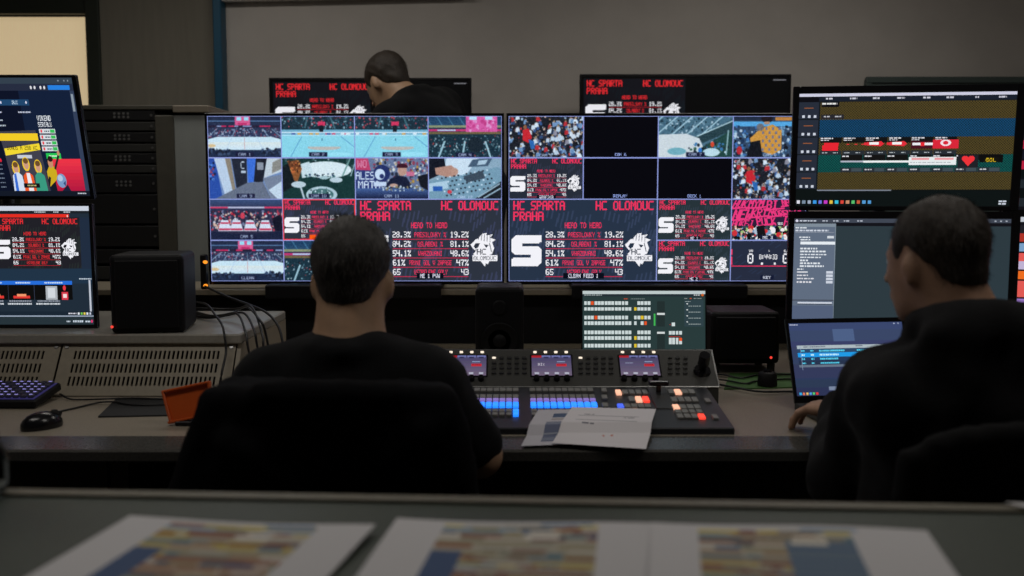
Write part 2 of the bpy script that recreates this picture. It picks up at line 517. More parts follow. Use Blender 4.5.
def bird_head(v, x, y, w, h, bg, c=WHITE):
    """white bird-head club emblem over the club's name"""
    P = lambda a, b: (x + a * w, y + b * h)
    v.poly([P(.3, .16), P(.45, .02), P(.62, 0), P(.6, .07), P(.85, .04), P(.74, .14), P(.96, .2), P(.82, .27), P(.9, .45), P(.82, .62),
            P(.7, .66), P(.6, .72), P(.2, .7), P(.1, .62), P(.2, .55), P(.06, .42), P(0, .34), P(.1, .28), P(.18, .2)], c)
    v.poly([P(.12, .4), P(.2, .3), P(.36, .3), P(.3, .42), P(.2, .47)], bg)
    v.poly([P(.5, .33), P(.7, .36), P(.6, .44)], bg)
    for q in range(5):
        v.line(x + (.34 + .1 * q) * w, y + .03 * h, x + (.30 + .11 * q) * w, y + (.2 + .02 * q) * h, .022 * w, bg)
    v.line(x + .1 * w, y + .52 * h, x + .3 * w, y + .49 * h, .03 * w, bg); v.line(x + .72 * w, y + .3 * h, x + .8 * w, y + .56 * h, .03 * w, bg)
    v.text('HC', x + .24 * w, y + .47 * h, .17 * h, bg, wid=.38 * w)
    v.rect(x + .08 * w, y + .66 * h, .94 * w, .17 * h, c)
    v.text('OLOMOUC', x + .12 * w, y + .685 * h, .12 * h, bg, wid=.87 * w)
    v.poly([P(.38, .83), P(.72, .83), P(.66, .93), P(.58, .9), P(.55, 1), P(.48, .93)], c)

def stats(v, tint=1.0, red=PINK, bg=SLATE, label=None, border=None, last=True):
    """the head to head statistics card; logical 160 x 90"""
    rng = np.random.default_rng(4)
    v.fill(bg)
    t2 = tuple(min(255, int(b * 1.32)) for b in bg)
    for k in range(46):                    # the faint slanted lettering behind
        x, y = rng.random() * 165 - 5, rng.random() * 90
        ang = (k % 3 - 1) * 0.5 - 0.2
        for q in range(4):
            v.line(x + q * 5 * math.cos(ang), y + q * 5 * math.sin(ang), x + q * 5 * math.cos(ang) - 2, y + q * 5 * math.sin(ang) + 10, 1.8, t2)
    v.text('HC SPARTA', 5, 2, 9.8, red, wid=56, bold=.45)
    v.text('PRAHA', 5, 13.6, 9.8, red, wid=33, bold=.45)
    v.text('HC OLOMOUC', 156.5, 2, 9.8, red, wid=63, align='r', bold=.45)
    v.text('HEAD TO HEAD', 80.5, 25.5, 6, red, wid=40, align='c')
    block_s(v, 3, 39.5, 32.5, 34)
    bird_head(v, 125.5, 37, 29, 37, bg)
    rowsd = [('28.3%', 'PRESILOVKY %', '19.2%', 35), ('84.2%', 'OSLABENI %', '81.1%', 28), ('54.1%', 'VHAZOVANI', '48.6%', 27),
             ('61%', 'PRVNI GOL V ZAPASE', '47%', 47), ('65', 'VSTRELENE GOLY', '43', 37)]
    for i, (l, m, r, wd) in enumerate(rowsd):
        y = 35.3 + i * 10.3
        v.text(l, 40, y, 6.6, WHITE, wid=20.5 if len(l) == 5 else (14 if len(l) == 3 else 9), bold=.3)
        v.text(m, 81.5, y + 0.9, 5.4, red, wid=wd, align='c', slant=0.12 if i == 4 else 0)
        v.text(r, 124, y, 6.6, WHITE, wid=20.5 if len(r) == 5 else (14 if len(r) == 3 else 9), align='r', bold=.3)
        v.line(40, y + 8.6, 123, y + 8.6, 0.8, tuple(int(c * .8) for c in red))
    if label:
        lx = 81
        hh = 4.4 if v.w > 400 else 7
        v.rect(lx - len(label) * hh * .42, 81, len(label) * hh * .84, hh + 2, (8, 10, 24))
        v.text(label, lx, 82, hh, (225, 225, 240), wid=len(label) * hh * .62, align='c')

def caption(v, txt, dark=True, y=79):
    w = len(txt) * 5.6
    if dark:
        v.rect(80 - w / 2 - 6, y - 1, w + 12, 9.5, (22, 24, 52))
    v.text(txt, 80, y + 0.5, 6.6, (215, 220, 240), wid=w, align='c')

CROWD_COLS = [(236, 236, 240), (205, 50, 55), (40, 46, 58), (120, 160, 200), (226, 180, 160), (24, 26, 34), (170, 190, 210), (90, 60, 60), (52, 92, 150), (240, 238, 236), (15, 16, 20)]

def arena_wide(v, seed, cap):
    rng = np.random.default_rng(seed)
    v.grad(0, 0, 160, 48, (30, 38, 62), (48, 56, 86))
    v.rect(0, 10, 160, 2, (90, 120, 160)); v.rect(0, 20, 160, 4.5, (34, 26, 48))
    for k in range(10):
        v.rect(rng.random() * 150, 20.5, 8 + rng.random() * 12, 3, (226, 40, 90) if k % 2 else (150, 160, 200))
    v.crowd(rng, 0, 26, 160, 22, 260, 1.1, [(96, 108, 140), (150, 160, 190), (40, 44, 66), (200, 190, 200), (160, 60, 80)])
    for k in range(-3, 4):
        v.line(80 + k * 20, 28, 80 + k * 27, 46, 1.4, (150, 170, 190))
    v.poly([(0, 50), (20, 45), (140, 45), (160, 50), (160, 74), (0, 74)], (222, 236, 240))
    v.grad(0, 56, 160, 14, (240, 236, 224), (228, 236, 240))
    v.ell(8, 64, 9, 3.5, (240, 196, 140)); v.line(52, 47, 40, 72, 0.8, (170, 190, 220)); v.line(108, 47, 120, 72, 0.8, (170, 190, 220)); v.line(80, 46, 80, 72, 0.8, (226, 150, 150))
    v.rect(0, 73, 160, 17, (28, 40, 66))
    v.crowd(rng, 0, 71, 50, 12, 40, 2, [(20, 24, 40), (60, 76, 104)]); v.crowd(rng, 118, 70, 42, 14, 40, 2.2, [(20, 24, 40), (60, 76, 104)])
    v.rect(60, 0, 33, 20, (238, 90, 140)); v.rect(64, 2, 10, 8, (170, 226, 240)); v.rect(80, 2, 10, 8, (170, 226, 240)); v.rect(66, 15, 20, 4, (210, 40, 100))
    caption(v, cap)

def rink_teal(v, seed, cap):
    rng = np.random.default_rng(seed)
    v.fill((150, 220, 230))
    v.rect(0, 0, 160, 30, (24, 44, 56))
    v.crowd(rng, 0, 0, 160, 26, 190, 1.5, [(60, 100, 116), (20, 34, 44), (140, 170, 180), (200, 70, 80), (36, 62, 76)])
    v.line(58, 0, 52, 26, 3, (70, 110, 120)); v.line(106, 0, 118, 28, 3, (70, 110, 120))
    v.rect(0, 29, 160, 12, (120, 178, 200)); v.rect(0, 34, 160, 3, (226, 236, 240)); v.rect(0, 40, 160, 2.5, (190, 232, 240))
    for k in range(12): v.rect(rng.random() * 150, 37, 8, 3, [(226, 60, 100), (40, 70, 150), (230, 160, 60), (240, 240, 240)][k % 4])
    v.rect(80, 12, 16, 9, (230, 50, 90)); v.rect(83, 20, 9, 14, (16, 24, 34))
    v.line(45, 44, 20, 88, 1.2, (80, 140, 190)); v.line(130, 44, 158, 66, 1.2, (80, 140, 190))
    v.ell(93, 68, 36, 5.5, (206, 190, 178)); v.rect(57, 62, 73, 4, (150, 220, 230)); v.rect(88, 48, 1.6, 5, (40, 80, 120))
    v.ell(120, 82, 34, 4, (168, 232, 240))
    caption(v, cap)

def arena_dark(v, seed, cap, board=True):
    rng = np.random.default_rng(seed)
    v.fill((28, 50, 70))
    v.grad(0, 0, 160, 24, (26, 60, 92), (40, 74, 104))
    for k in range(7): v.line(k * 24 - 6, 0, k * 24 + 8, 22, 1.2, (90, 150, 180))
    v.rect(0, 20, 160, 5, (150, 150, 110)); v.rect(0, 28, 160, 5, (214, 52, 110)); v.rect(20, 29, 40, 3, (190, 220, 240))
    v.rect(0, 34, 160, 5, (120, 96, 60))
    v.rect(0, 39, 160, 51, (22, 46, 58))
    v.crowd(rng, 0, 42, 160, 46, 200, 1.2, [(90, 130, 140), (150, 180, 190), (14, 28, 36), (200, 210, 210), (170, 60, 60)])
    for x0, x1 in ((36, 22), (80, 74), (124, 136)): v.line(x0, 54, x1, 90, 4, (170, 200, 206))
    v.ell(103, 62, 17, 17, (22, 34, 44))
    if board:
        v.rect(82, 0, 68, 34, (236, 90, 160)); v.crowd(rng, 84, 6, 62, 26, 40, 2.2, [(246, 150, 200), (214, 60, 130)])
        v.rect(90, 1, 16, 7, (200, 230, 246)); v.rect(124, 1, 16, 7, (200, 230, 246))
    caption(v, cap, y=80)

def corridor(v, cap):
    v.fill((120, 142, 186))
    v.poly([(0, 0), (14, 0), (30, 90), (0, 90)], (40, 76, 160)); v.crowd(np.random.default_rng(3), 0, 10, 14, 40, 24, 2, [(20, 30, 60), (90, 140, 220), (160, 60, 80)])
    v.poly([(12, 0), (36, 0), (56, 74), (34, 80)], (205, 212, 226)); v.poly([(36, 0), (48, 0), (58, 70), (52, 74)], (150, 130, 110))
    v.poly([(50, 0), (84, 0), (84, 56), (60, 66)], (32, 36, 50)); v.text('C', 70, 8, 16, (226, 228, 236)); v.rect(71, 28, 10, 5, (200, 204, 214))
    v.poly([(84, 0), (104, 0), (100, 52), (86, 54)], (60, 110, 210)); v.poly([(104, 0), (128, 0), (118, 54), (98, 52)], (26, 28, 40)); v.rect(106, 10, 14, 16, (150, 150, 160))
    v.poly([(128, 0), (160, 0), (160, 30), (120, 44)], (214, 214, 216)); v.poly([(140, 10), (160, 0), (160, 24), (138, 34)], (150, 140, 130))
    v.poly([(12, 90), (60, 66), (84, 54), (118, 52), (136, 90)], (108, 112, 128)); v.poly([(118, 44), (160, 36), (160, 90), (136, 90)], (126, 132, 150))
    v.poly([(130, 70), (160, 50), (160, 90), (150, 90)], (216, 222, 230))
    caption(v, cap)

def rink_table(v, cap):
    rng = np.random.default_rng(8)
    v.fill((18, 50, 48))
    v.crowd(rng, 0, 0, 160, 40, 150, 2, [(60, 90, 90), (20, 40, 44), (150, 170, 170), (30, 64, 60)])
    v.ell(96, 26, 56, 18, (238, 240, 236)); v.poly([(40, 14), (60, 8), (70, 40), (44, 44)], (220, 228, 226))
    v.line(150, 0, 132, 40, 3, (120, 160, 150)); v.line(150, 40, 160, 10, 2, (190, 210, 210))
    v.poly([(10, 44), (14, 10), (34, 4), (44, 24), (34, 52)], (150, 84, 44)); v.ell(26, 18, 13, 12, (120, 62, 34)); v.crowd(rng, 12, 8, 28, 26, 30, 2, [(220, 140, 70), (80, 40, 26), (206, 100, 50)])
    v.poly([(0, 20), (14, 12), (30, 60), (0, 76)], (14, 22, 26))
    v.crowd(rng, 50, 34, 70, 12, 40, 1.6, [(30, 60, 90), (14, 30, 40), (60, 110, 110)])
    v.ell(36, 58, 16, 7, (206, 214, 216)); v.ell(118, 48, 14, 6, (206, 214, 216)); v.ell(92, 43, 10, 4, (180, 200, 200)); v.line(40, 62, 48, 90, 4, (200, 206, 210))
    v.ell(86, 80, 34, 18, (190, 206, 208)); v.ell(86, 80, 26, 13, (70, 110, 108)); v.crowd(rng, 62, 66, 50, 20, 30, 1.4, [(230, 236, 236), (30, 60, 60)])
    caption(v, cap)

def presenter(v, cap):
    rng = np.random.default_rng(5)
    v.fill((110, 120, 150))
    v.crowd(rng, 40, 0, 120, 60, 220, 2.4, [(200, 190, 190), (60, 70, 100), (150, 60, 80), (230, 220, 210), (40, 44, 60), (190, 140, 60)])
    v.poly([(0, 0), (28, 0), (34, 28), (0, 26)], (206, 60, 100)); v.text('WO', 5, 5, 16, (240, 140, 170), wid=22)
    v.poly([(0, 26), (40, 28), (58, 70), (0, 72)], (40, 52, 110))
    v.text('ALES', 1, 30, 17, (236, 238, 246), wid=42); v.text('MATA', 6, 50, 17, (236, 238, 246), wid=50)
    v.ell(58, 34, 18, 19, (32, 44, 96)); v.ell(54, 36, 11, 12, (220, 226, 240)); v.ell(58, 40, 5, 5, (32, 44, 96)); v.rect(40, 52, 28, 10, (214, 220, 236))
    v.poly([(64, 66), (76, 46), (92, 38), (112, 42), (124, 62), (122, 72), (64, 72)], (20, 26, 50)); v.ell(103, 27, 10, 12, (206, 150, 130)); v.poly([(90, 22), (92, 14), (106, 12), (116, 18), (114, 22)], (60, 20, 34)); v.rect(112, 30, 17, 10, (220, 110, 140))
    v.ell(84, 60, 9, 4, (210, 160, 140))
    v.grad(0, 66, 160, 24, (70, 96, 150), (20, 26, 56)); v.crowd(rng, 60, 62, 100, 10, 60, 1.6, [(200, 210, 220), (60, 70, 90), (150, 130, 90)])
    v.poly([(136, 40), (160, 34), (160, 72), (142, 62)], (18, 20, 30))
    caption(v, cap, dark=False)

def hands_mixer(v, cap):
    rng = np.random.default_rng(6)
    v.fill((150, 172, 186))
    v.poly([(40, 0), (110, 0), (80, 40), (30, 40)], (224, 230, 236)); v.poly([(96, 4), (140, 0), (130, 18), (86, 20)], (70, 90, 110)); v.poly([(110, 6), (130, 4), (124, 14), (106, 16)], (190, 206, 216))
    v.poly([(0, 0), (34, 0), (40, 30), (0, 48)], (14, 18, 30)); v.poly([(14, 22), (50, 16), (64, 28), (60, 40), (44, 42), (16, 36)], (196, 140, 120)); v.ell(57, 30, 8, 8, (206, 150, 128))
    v.poly([(0, 50), (60, 40), (150, 20), (160, 24), (160, 90), (0, 90)], (126, 158, 174))
    for r in range(5):
        for k in range(13):
            x, y = 40 + k * 9 + r * 5 - 20, 46 + r * 9 - k * 1.6
            v.ell(x, y, 2.2, 1.8, (24, 30, 40) if (k + r) % 3 else (220, 230, 236))
    v.poly([(76, 40), (118, 28), (124, 44), (84, 54)], (60, 72, 84)); v.poly([(0, 56), (40, 50), (44, 66), (0, 74)], (190, 210, 220)); v.rect(10, 62, 20, 10, (40, 90, 170)); v.ell(46, 74, 5, 4, (230, 60, 70))
    v.poly([(100, 90), (160, 50), (160, 90)], (20, 26, 32)); v.line(108, 86, 156, 56, 3, (170, 190, 200)); v.line(120, 88, 158, 66, 3, (170, 190, 200))
    caption(v, cap, dark=False, y=82)

def banners(v, cap):
    rng = np.random.default_rng(7)
    v.fill((44, 42, 66))
    v.grad(0, 0, 160, 26, (60, 80, 120), (40, 40, 66)); v.rect(0, 16, 160, 4, (200, 190, 210)); v.rect(0, 17, 40, 3, (230, 50, 90)); v.rect(120, 16, 40, 4, (230, 50, 90))
    v.crowd(rng, 0, 26, 160, 42, 330, 2, [(220, 210, 215), (190, 60, 80), (50, 50, 76), (120, 120, 150), (30, 30, 46), (230, 180, 160), (200, 40, 60)])
    for cx in (32, 58, 88, 121):
        v.poly([(cx - 8, 46), (cx + 8, 46), (cx + 15, 70), (cx - 15, 70)], (236, 232, 240)); v.rect(cx - 9, 50, 18, 4, (214, 60, 90)); v.rect(cx - 13, 64, 26, 4, (214, 60, 90))
    v.line(76, 28, 98, 48, 2.4, (20, 20, 32)); v.ell(72, 36, 5, 7, (226, 60, 80)); v.poly([(136, 42), (156, 32), (160, 72), (142, 68)], (16, 18, 34))
    v.poly([(0, 70), (60, 76), (120, 74), (160, 68), (160, 90), (0, 90)], (24, 30, 56))
    caption(v, cap, y=78)

def seats(v, seed, cap):
    rng = np.random.default_rng(seed)
    v.fill((26, 28, 36))
    v.crowd(rng, 0, 0, 160, 90, 420, 1.8, CROWD_COLS + [(20, 22, 30)] * 10)
    tops = [(236, 238, 242), (205, 212, 222), (200, 44, 50), (34, 38, 52), (120, 150, 186), (18, 20, 26), (150, 140, 150), (226, 226, 230)]
    for k in range(110):                                  # people seated in slanting rows, far rows first
        y = -4 + 92 * k / 110
        x = rng.random() * 168 - 4
        t, lean = tops[int(rng.integers(len(tops)))], rng.normal() * 1.5
        v.poly([(x - 3.6, y + 2), (x + 3.2, y + 2), (x + 5 + lean, y + 9), (x + 3 + lean, y + 13), (x - 5, y + 11)], t)
        v.poly([(x + 1 + lean, y + 10), (x + 7 + lean, y + 12), (x + 5 + lean, y + 18), (x + lean, y + 17)], [(46, 70, 110), (20, 22, 30), (60, 90, 140)][k % 3])
        v.ell(x, y, 1.8, 2.3, (216, 170, 150)); v.ell(x, y - 1.1, 2.0, 1.6, [(40, 28, 22), (110, 80, 50), (24, 20, 20), (170, 140, 100)][k % 4])
        if k % 3 == 0: v.ell(x + 5, y + 8, 1.3, 1.2, (226, 236, 240))
    v.poly([(30, 30), (42, 26), (50, 46), (42, 58), (30, 52)], (220, 34, 44)); v.ell(35, 24, 4, 5, (150, 90, 60)); v.poly([(42, 50), (54, 54), (56, 70), (48, 72)], (40, 100, 170))
    caption(v, cap, dark=False, y=81)

def stand_corner(v, cap):
    rng = np.random.default_rng(9)
    v.fill((74, 108, 124))
    v.crowd(rng, 0, 0, 160, 60, 320, 1.8, [(120, 150, 164), (40, 66, 80), (180, 196, 204), (60, 92, 108), (20, 40, 50)])
    for k in range(6): v.line(10 + k * 32, 0, -40 + k * 32, 44, 3, (170, 196, 204))
    v.poly([(80, 44), (160, 8), (160, 30), (96, 58)], (36, 60, 66)); v.line(82, 44, 160, 10, 2.5, (190, 210, 212))
    v.poly([(0, 40), (60, 38), (88, 48), (96, 66), (60, 90), (0, 90)], (226, 222, 218)); v.ell(40, 76, 20, 8, (120, 176, 184))
    v.poly([(96, 66), (160, 28), (160, 90), (60, 90)], (30, 66, 60)); v.crowd(rng, 66, 58, 84, 22, 60, 2.4, [(20, 26, 34), (60, 120, 170), (60, 100, 80), (220, 230, 236), (30, 40, 50)])
    v.ell(116, 61, 4, 6, (236, 70, 44)); v.ell(114, 78, 18, 9, (206, 226, 228)); v.line(150, 30, 146, 84, 3, (150, 180, 180)); v.ell(90, 74, 4, 6, (50, 120, 200))
    caption(v, cap, dark=True, y=79)

def plaid_person(v, cap):
    rng = np.random.default_rng(10)
    v.fill((50, 70, 96))
    v.rect(0, 0, 160, 10, (30, 40, 60)); v.rect(90, 2, 70, 8, (206, 130, 60)); v.rect(0, 12, 160, 10, (90, 170, 220)); v.crowd(rng, 0, 22, 160, 68, 300, 2.4, [(30, 50, 80), (120, 160, 190), (20, 26, 40), (60, 110, 170), (200, 210, 220), (16, 18, 26)])
    v.poly([(38, 56), (56, 36), (66, 50), (62, 90), (30, 90)], (14, 16, 24))
    v.poly([(60, 26), (84, 18), (104, 30), (104, 72), (84, 84), (62, 76), (58, 52), (38, 56), (36, 48)], (226, 150, 60))
    for k in range(6):
        for j in range(6):
            if (k + j) % 2: v.rect(62 + k * 7, 24 + j * 9, 4, 6, (110, 110, 140))
    v.ell(72, 5, 12, 10, (30, 20, 24)); v.rect(66, 12, 12, 6, (190, 140, 110)); v.ell(58, 24, 8, 8, (120, 110, 110)); v.ell(14, 74, 6, 9, (200, 40, 50))
    caption(v, cap, dark=False, y=80)

def pink_letters(v):
    rng = np.random.default_rng(12)
    v.fill((44, 34, 56))
    for k, (x, y, t, h, sl) in enumerate([(0, 2, 'HUK', 16, .5), (34, 0, 'MYM', 18, .3), (74, 2, 'BI', 20, .1), (110, 0, 'NARO', 14, -.3), (0, 22, 'NEW', 22, .35), (42, 20, 'KRT', 18, .2),
                                         (80, 24, 'ZMOREN', 14, -.4), (0, 46, 'HOKEJ', 14, .3), (56, 40, 'PUCK', 17, -.2), (112, 40, 'HHR', 18, .2), (120, 18, 'SOL', 18, .3)]):
        v.text(t, x, y, h, (236, 60, 126), slant=sl, bold=.8); v.line(x - 4, y + h + 2.5, x + 40, y + h - 3 + 6 * sl, 3.2, (236, 60, 126))
    s2 = v.sub(0, 58, 160, 32, 160, 32)
    s2.fill((60, 70, 80)); s2.crowd(rng, 0, 0, 160, 32, 200, 4, CROWD_COLS + [(90, 160, 190), (150, 190, 120)])
    v.poly([(54, 60), (70, 56), (76, 80), (58, 88)], (20, 22, 28)); v.text('NEW', 106, 50, 6, WHITE, align='c'); caption(v, 'ME 3', y=80)

def scoreboard(v):
    stats_bg = (36, 44, 66)
    v.fill(stats_bg)
    rng = np.random.default_rng(13)
    for k in range(40):
        x, y = rng.random() * 160, rng.random() * 90
        v.line(x, y, x + 12, y - 8, 1.4, (46, 58, 82))
    v.rect(0, 20, 4, 12, PINK); v.rect(0, 36, 4, 18, PINK)
    v.text('SPA', 44, 21, 5, WHITE, align='c'); v.text('0', 44, 29, 22, WHITE, wid=14, align='c')
    v.text('0:44:33', 82, 31, 11, WHITE, wid=40, align='c'); v.text('1', 82, 21, 4, WHITE); v.text('OLO', 120, 21, 5, WHITE, align='c'); v.text('0', 120, 29, 22, WHITE, wid=14, align='c')
    v.rect(66, 49, 4, 5, WHITE); v.rect(94, 49, 4, 5, WHITE); v.line(0, 57, 160, 57, 1.6, PINK)
    caption(v, 'KEY', y=78)

LINE = (140, 154, 214)

def tv_grid(pic, cells, soft):
    for i, (c, r, cw, rh, fn) in enumerate(cells):
        v = pic.sub(c * 160, r * 90, cw * 160, rh * 90, 160, 90)
        fn(v)
        if i in soft:
            v.soften(4, (0.92, 1.0, 1.06), 9, i)
    t = 1.3
    for (c, r, cw, rh, fn) in cells:
        x, y, w, h = c * 160, r * 90, cw * 160, rh * 90
        pic.rect(x, y, w, t, LINE); pic.rect(x, y + h - t, w, t, LINE); pic.rect(x, y, t, h, LINE); pic.rect(x + w - t, y, t, h, LINE)

def multiview_a():
    p = picture(1184, 666, (6, 6, 14), 640, 360)
    tv_grid(p, [
        (0, 0, 1, 1, lambda v: arena_wide(v, 1, 'CAM 1')), (1, 0, 1, 1, lambda v: rink_teal(v, 2, 'CAM 2')), (2, 0, 1, 1, lambda v: rink_teal(v, 22, 'CAM 3')), (3, 0, 1, 1, lambda v: arena_dark(v, 3, 'CAM 4')),
        (0, 1, 1, 1, lambda v: corridor(v, 'CAM 9')), (1, 1, 1, 1, lambda v: rink_table(v, 'CAM 10')), (2, 1, 1, 1, lambda v: presenter(v, 'CAM 11')), (3, 1, 1, 1, lambda v: hands_mixer(v, 'CAM 12')),
        (0, 2, 1, 1, lambda v: banners(v, 'CAM 5')), (1, 2, 1, 1, lambda v: stats(v, label='ME 1')), (0, 3, 1, 1, lambda v: arena_wide(v, 11, 'CLEAN')), (1, 3, 1, 1, lambda v: arena_dark(v, 13, 'CAM 8', False)),
        (2, 2, 2, 2, lambda v: stats(v, label='ME 1 PVW'))], {0, 1, 2, 3, 4, 5, 6, 7, 8, 10, 11})
    for (x, y, w, h) in ((160, 180, 160, 2.4), (160, 267, 160, 2.4), (160, 180, 2.4, 90), (317, 180, 2.4, 90)):
        p.rect(x, y, w, h, (240, 60, 60))
    p.rect(218, 258, 14, 9, (250, 90, 20))
    return p

def black_tile(v, cap):
    v.fill((5, 6, 14)); v.text(cap, 80, 80, 6, (150, 170, 235), wid=len(cap) * 5, align='c')

def multiview_b():
    p = picture(1184, 666, (6, 6, 14), 640, 360)
    tv_grid(p, [
        (0, 0, 1, 1, lambda v: seats(v, 31, 'CAM 5')), (1, 0, 1, 1, lambda v: black_tile(v, 'CAM 6')), (2, 0, 1, 1, lambda v: stand_corner(v, 'CAM 7')), (3, 0, 1, 1, lambda v: plaid_person(v, 'CAM 8')),
        (0, 1, 1, 1, lambda v: stats(v, bg=(38, 46, 60), label='GRAFIKA')), (1, 1, 1, 1, lambda v: black_tile(v, 'REPLAY')), (2, 1, 1, 1, lambda v: black_tile(v, 'DECK 1')), (3, 1, 1, 1, lambda v: seats(v, 32, 'CAM 5')),
        (0, 2, 2, 2, lambda v: stats(v, bg=(37, 50, 68), label='CLEAN FEED 1')), (2, 2, 1, 1, lambda v: stats(v, bg=(38, 50, 60), label='ME 1')), (2, 3, 1, 1, lambda v: stats(v, bg=(38, 50, 60), label='ME 2')),
        (3, 2, 1, 1, pink_letters), (3, 3, 1, 1, scoreboard)], {0, 2, 3, 7})
    return p

def back_screen():
    p = picture(880, 496, (4, 4, 7), 320, 180)
    v = p.sub(2, 3, 158, 90, 160, 90)
    stats(v, red=(236, 44, 54), bg=(17, 20, 26))
    p.rect(160, 0, 160, 180, (4, 4, 7)); p.rect(0, 94, 320, 90, (4, 4, 7))
    p.rect(296, 4, 20, 1.6, (120, 120, 130))
    return p

def ui_text(v, x, y, w, c, h=2.2, rng=None):
    """a line of lettering too small to read: word-long dashes"""
    rng = rng or np.random.default_rng(int(x * 7 + y * 13))
    e = x + w
    while x < e:
        k = 2 + rng.random() * 4
        v.rect(x, y, min(k, e - x), h, c)
        x += k + 1.2

def betting_page():
    p = picture(1040, 584, (14, 22, 38), 320, 180)
    v = p.sub(144, 0, 176, 180, 320, 180)            # the page's right part; its left part is plain
    p.rect(0, 0, 144, 9, (50, 62, 78)); p.rect(0, 9, 144, 10, (36, 46, 62)); p.rect(0, 24, 60, 150, (22, 32, 52))
    v.rect(0, 0, 320, 9, (50, 62, 78)); v.rect(0, 9, 320, 10, (36, 46, 62)); v.rect(252, 11, 58, 7, (40, 130, 220))
    for k, x in enumerate((206, 216, 232, 242)): v.ell(x, 14.5, 2.6, 2.6, (220, 224, 232))
    for x in (280, 296, 306): v.rect(x, 3.5, 3.5, 2, (130, 140, 155))
    v.rect(0, 19, 308, 161, (22, 34, 58))
    v.poly([(308, 19), (320, 19), (320, 180), (308, 180)], (52, 66, 90)); v.rect(310, 24, 6, 26, (140, 150, 165))
    v.rect(0, 19, 170, 161, (14, 22, 38)); v.rect(112, 32, 82, 9, (30, 70, 110)); v.text('DALSI', 156, 34, 5, (200, 220, 240), align='c')
    v.ell(118, 36.5, 2, 2, (220, 226, 240)); v.ell(186, 36.5, 2, 2, (220, 226, 240))
    ui_text(v, 96, 50, 20, (190, 200, 215)); ui_text(v, 160, 50, 34, (190, 200, 215)); ui_text(v, 92, 62, 22, (180, 190, 205)); ui_text(v, 90, 70, 30, (180, 190, 205))
    v.text('VIKEND', 208, 56, 8, (232, 236, 244), wid=38); v.text('SERIALU', 208, 66, 7, (232, 236, 244), wid=38)
    for k in range(4):
        y = 76 + k * 9
        v.rect(208, y, 44, 7, (214, 222, 228)); v.ell(214, y + 3.5, 2.6, 2.6, (230, 60, 70)); v.rect(238, y + 1, 12, 5, (60, 190, 90)); ui_text(v, 222, y + 2.6, 14, (90, 100, 110))
    v.rect(216, 113, 40, 9, (40, 200, 84)); ui_text(v, 224, 116.5, 24, (220, 250, 226))
    # the red corner with the ball player
    v.grad(214, 122, 94, 58, (240, 54, 70), (170, 20, 62)); v.poly([(214, 122), (226, 122), (232, 180), (214, 180)], (22, 26, 40)); v.poly([(230, 180), (262, 162), (274, 180)], (26, 34, 56))
    v.poly([(212, 166), (210, 142), (222, 130), (236, 136), (238, 152)], (206, 170, 30)); v.ell(224, 128, 7, 8, (196, 140, 110)); v.ell(225, 122, 7, 4.5, (40, 28, 26)); v.line(234, 138, 250, 116, 5, (40, 36, 40)); v.ell(250, 113, 3.6, 4, (196, 140, 110)); v.line(216, 150, 208, 168, 6, (30, 30, 36))
    v.ell(247, 156, 13, 11, (120, 150, 196)); v.ell(244, 152, 7, 5, (176, 196, 226)); v.poly([(250, 160), (258, 156), (256, 165)], (60, 80, 130))
    # the yellow card with three footballers
    v.poly([(98, 80), (198, 78), (212, 176), (112, 178)], (62, 66, 74)); v.rect(60, 83, 142, 11, (240, 206, 40)); v.poly([(104, 106), (202, 98), (203, 108), (105, 117)], (244, 214, 50))
    v.text('BONUS A 250 KC', 154, 102, 6, (60, 50, 20), wid=84, align='c'); v.rect(136, 116, 40, 5, (200, 206, 214))
    for cx, cy, sh in ((126, 136, (210, 222, 240)), (156, 130, (238, 92, 40)), (188, 134, (60, 150, 130))):
        v.ell(cx, cy, 10, 11, (240, 206, 40)); v.ell(cx, cy, 7, 8.4, (206, 156, 126)); v.ell(cx, cy - 5, 7, 4.4, (110, 76, 46))
        v.poly([(cx - 15, 172), (cx - 12, 148), (cx - 4, 143), (cx + 5, 143), (cx + 14, 148), (cx + 17, 172)], sh)
    v.poly([(152, 172), (153, 144), (162, 144), (166, 172)], (236, 236, 240)); v.poly([(116, 172), (118, 146), (124, 144), (124, 172)], (60, 110, 210))
    v.rect(140, 160, 44, 7, (20, 20, 24)); ui_text(v, 150, 162.5, 24, (200, 190, 120)); v.rect(112, 172, 106, 8, (30, 34, 42)); v.rect(120, 174, 84, 6, (190, 198, 204))
    for k in range(7): ui_text(v, 76, 130 + k * 7, 14, (110, 120, 140), 1.8)
    v.ell(88, 124, 3, 3, (226, 40, 60))
    v.rect(0, 172, 320, 8, (18, 24, 36)); ui_text(v, 286, 175, 24, (190, 196, 210), 2)
    return p

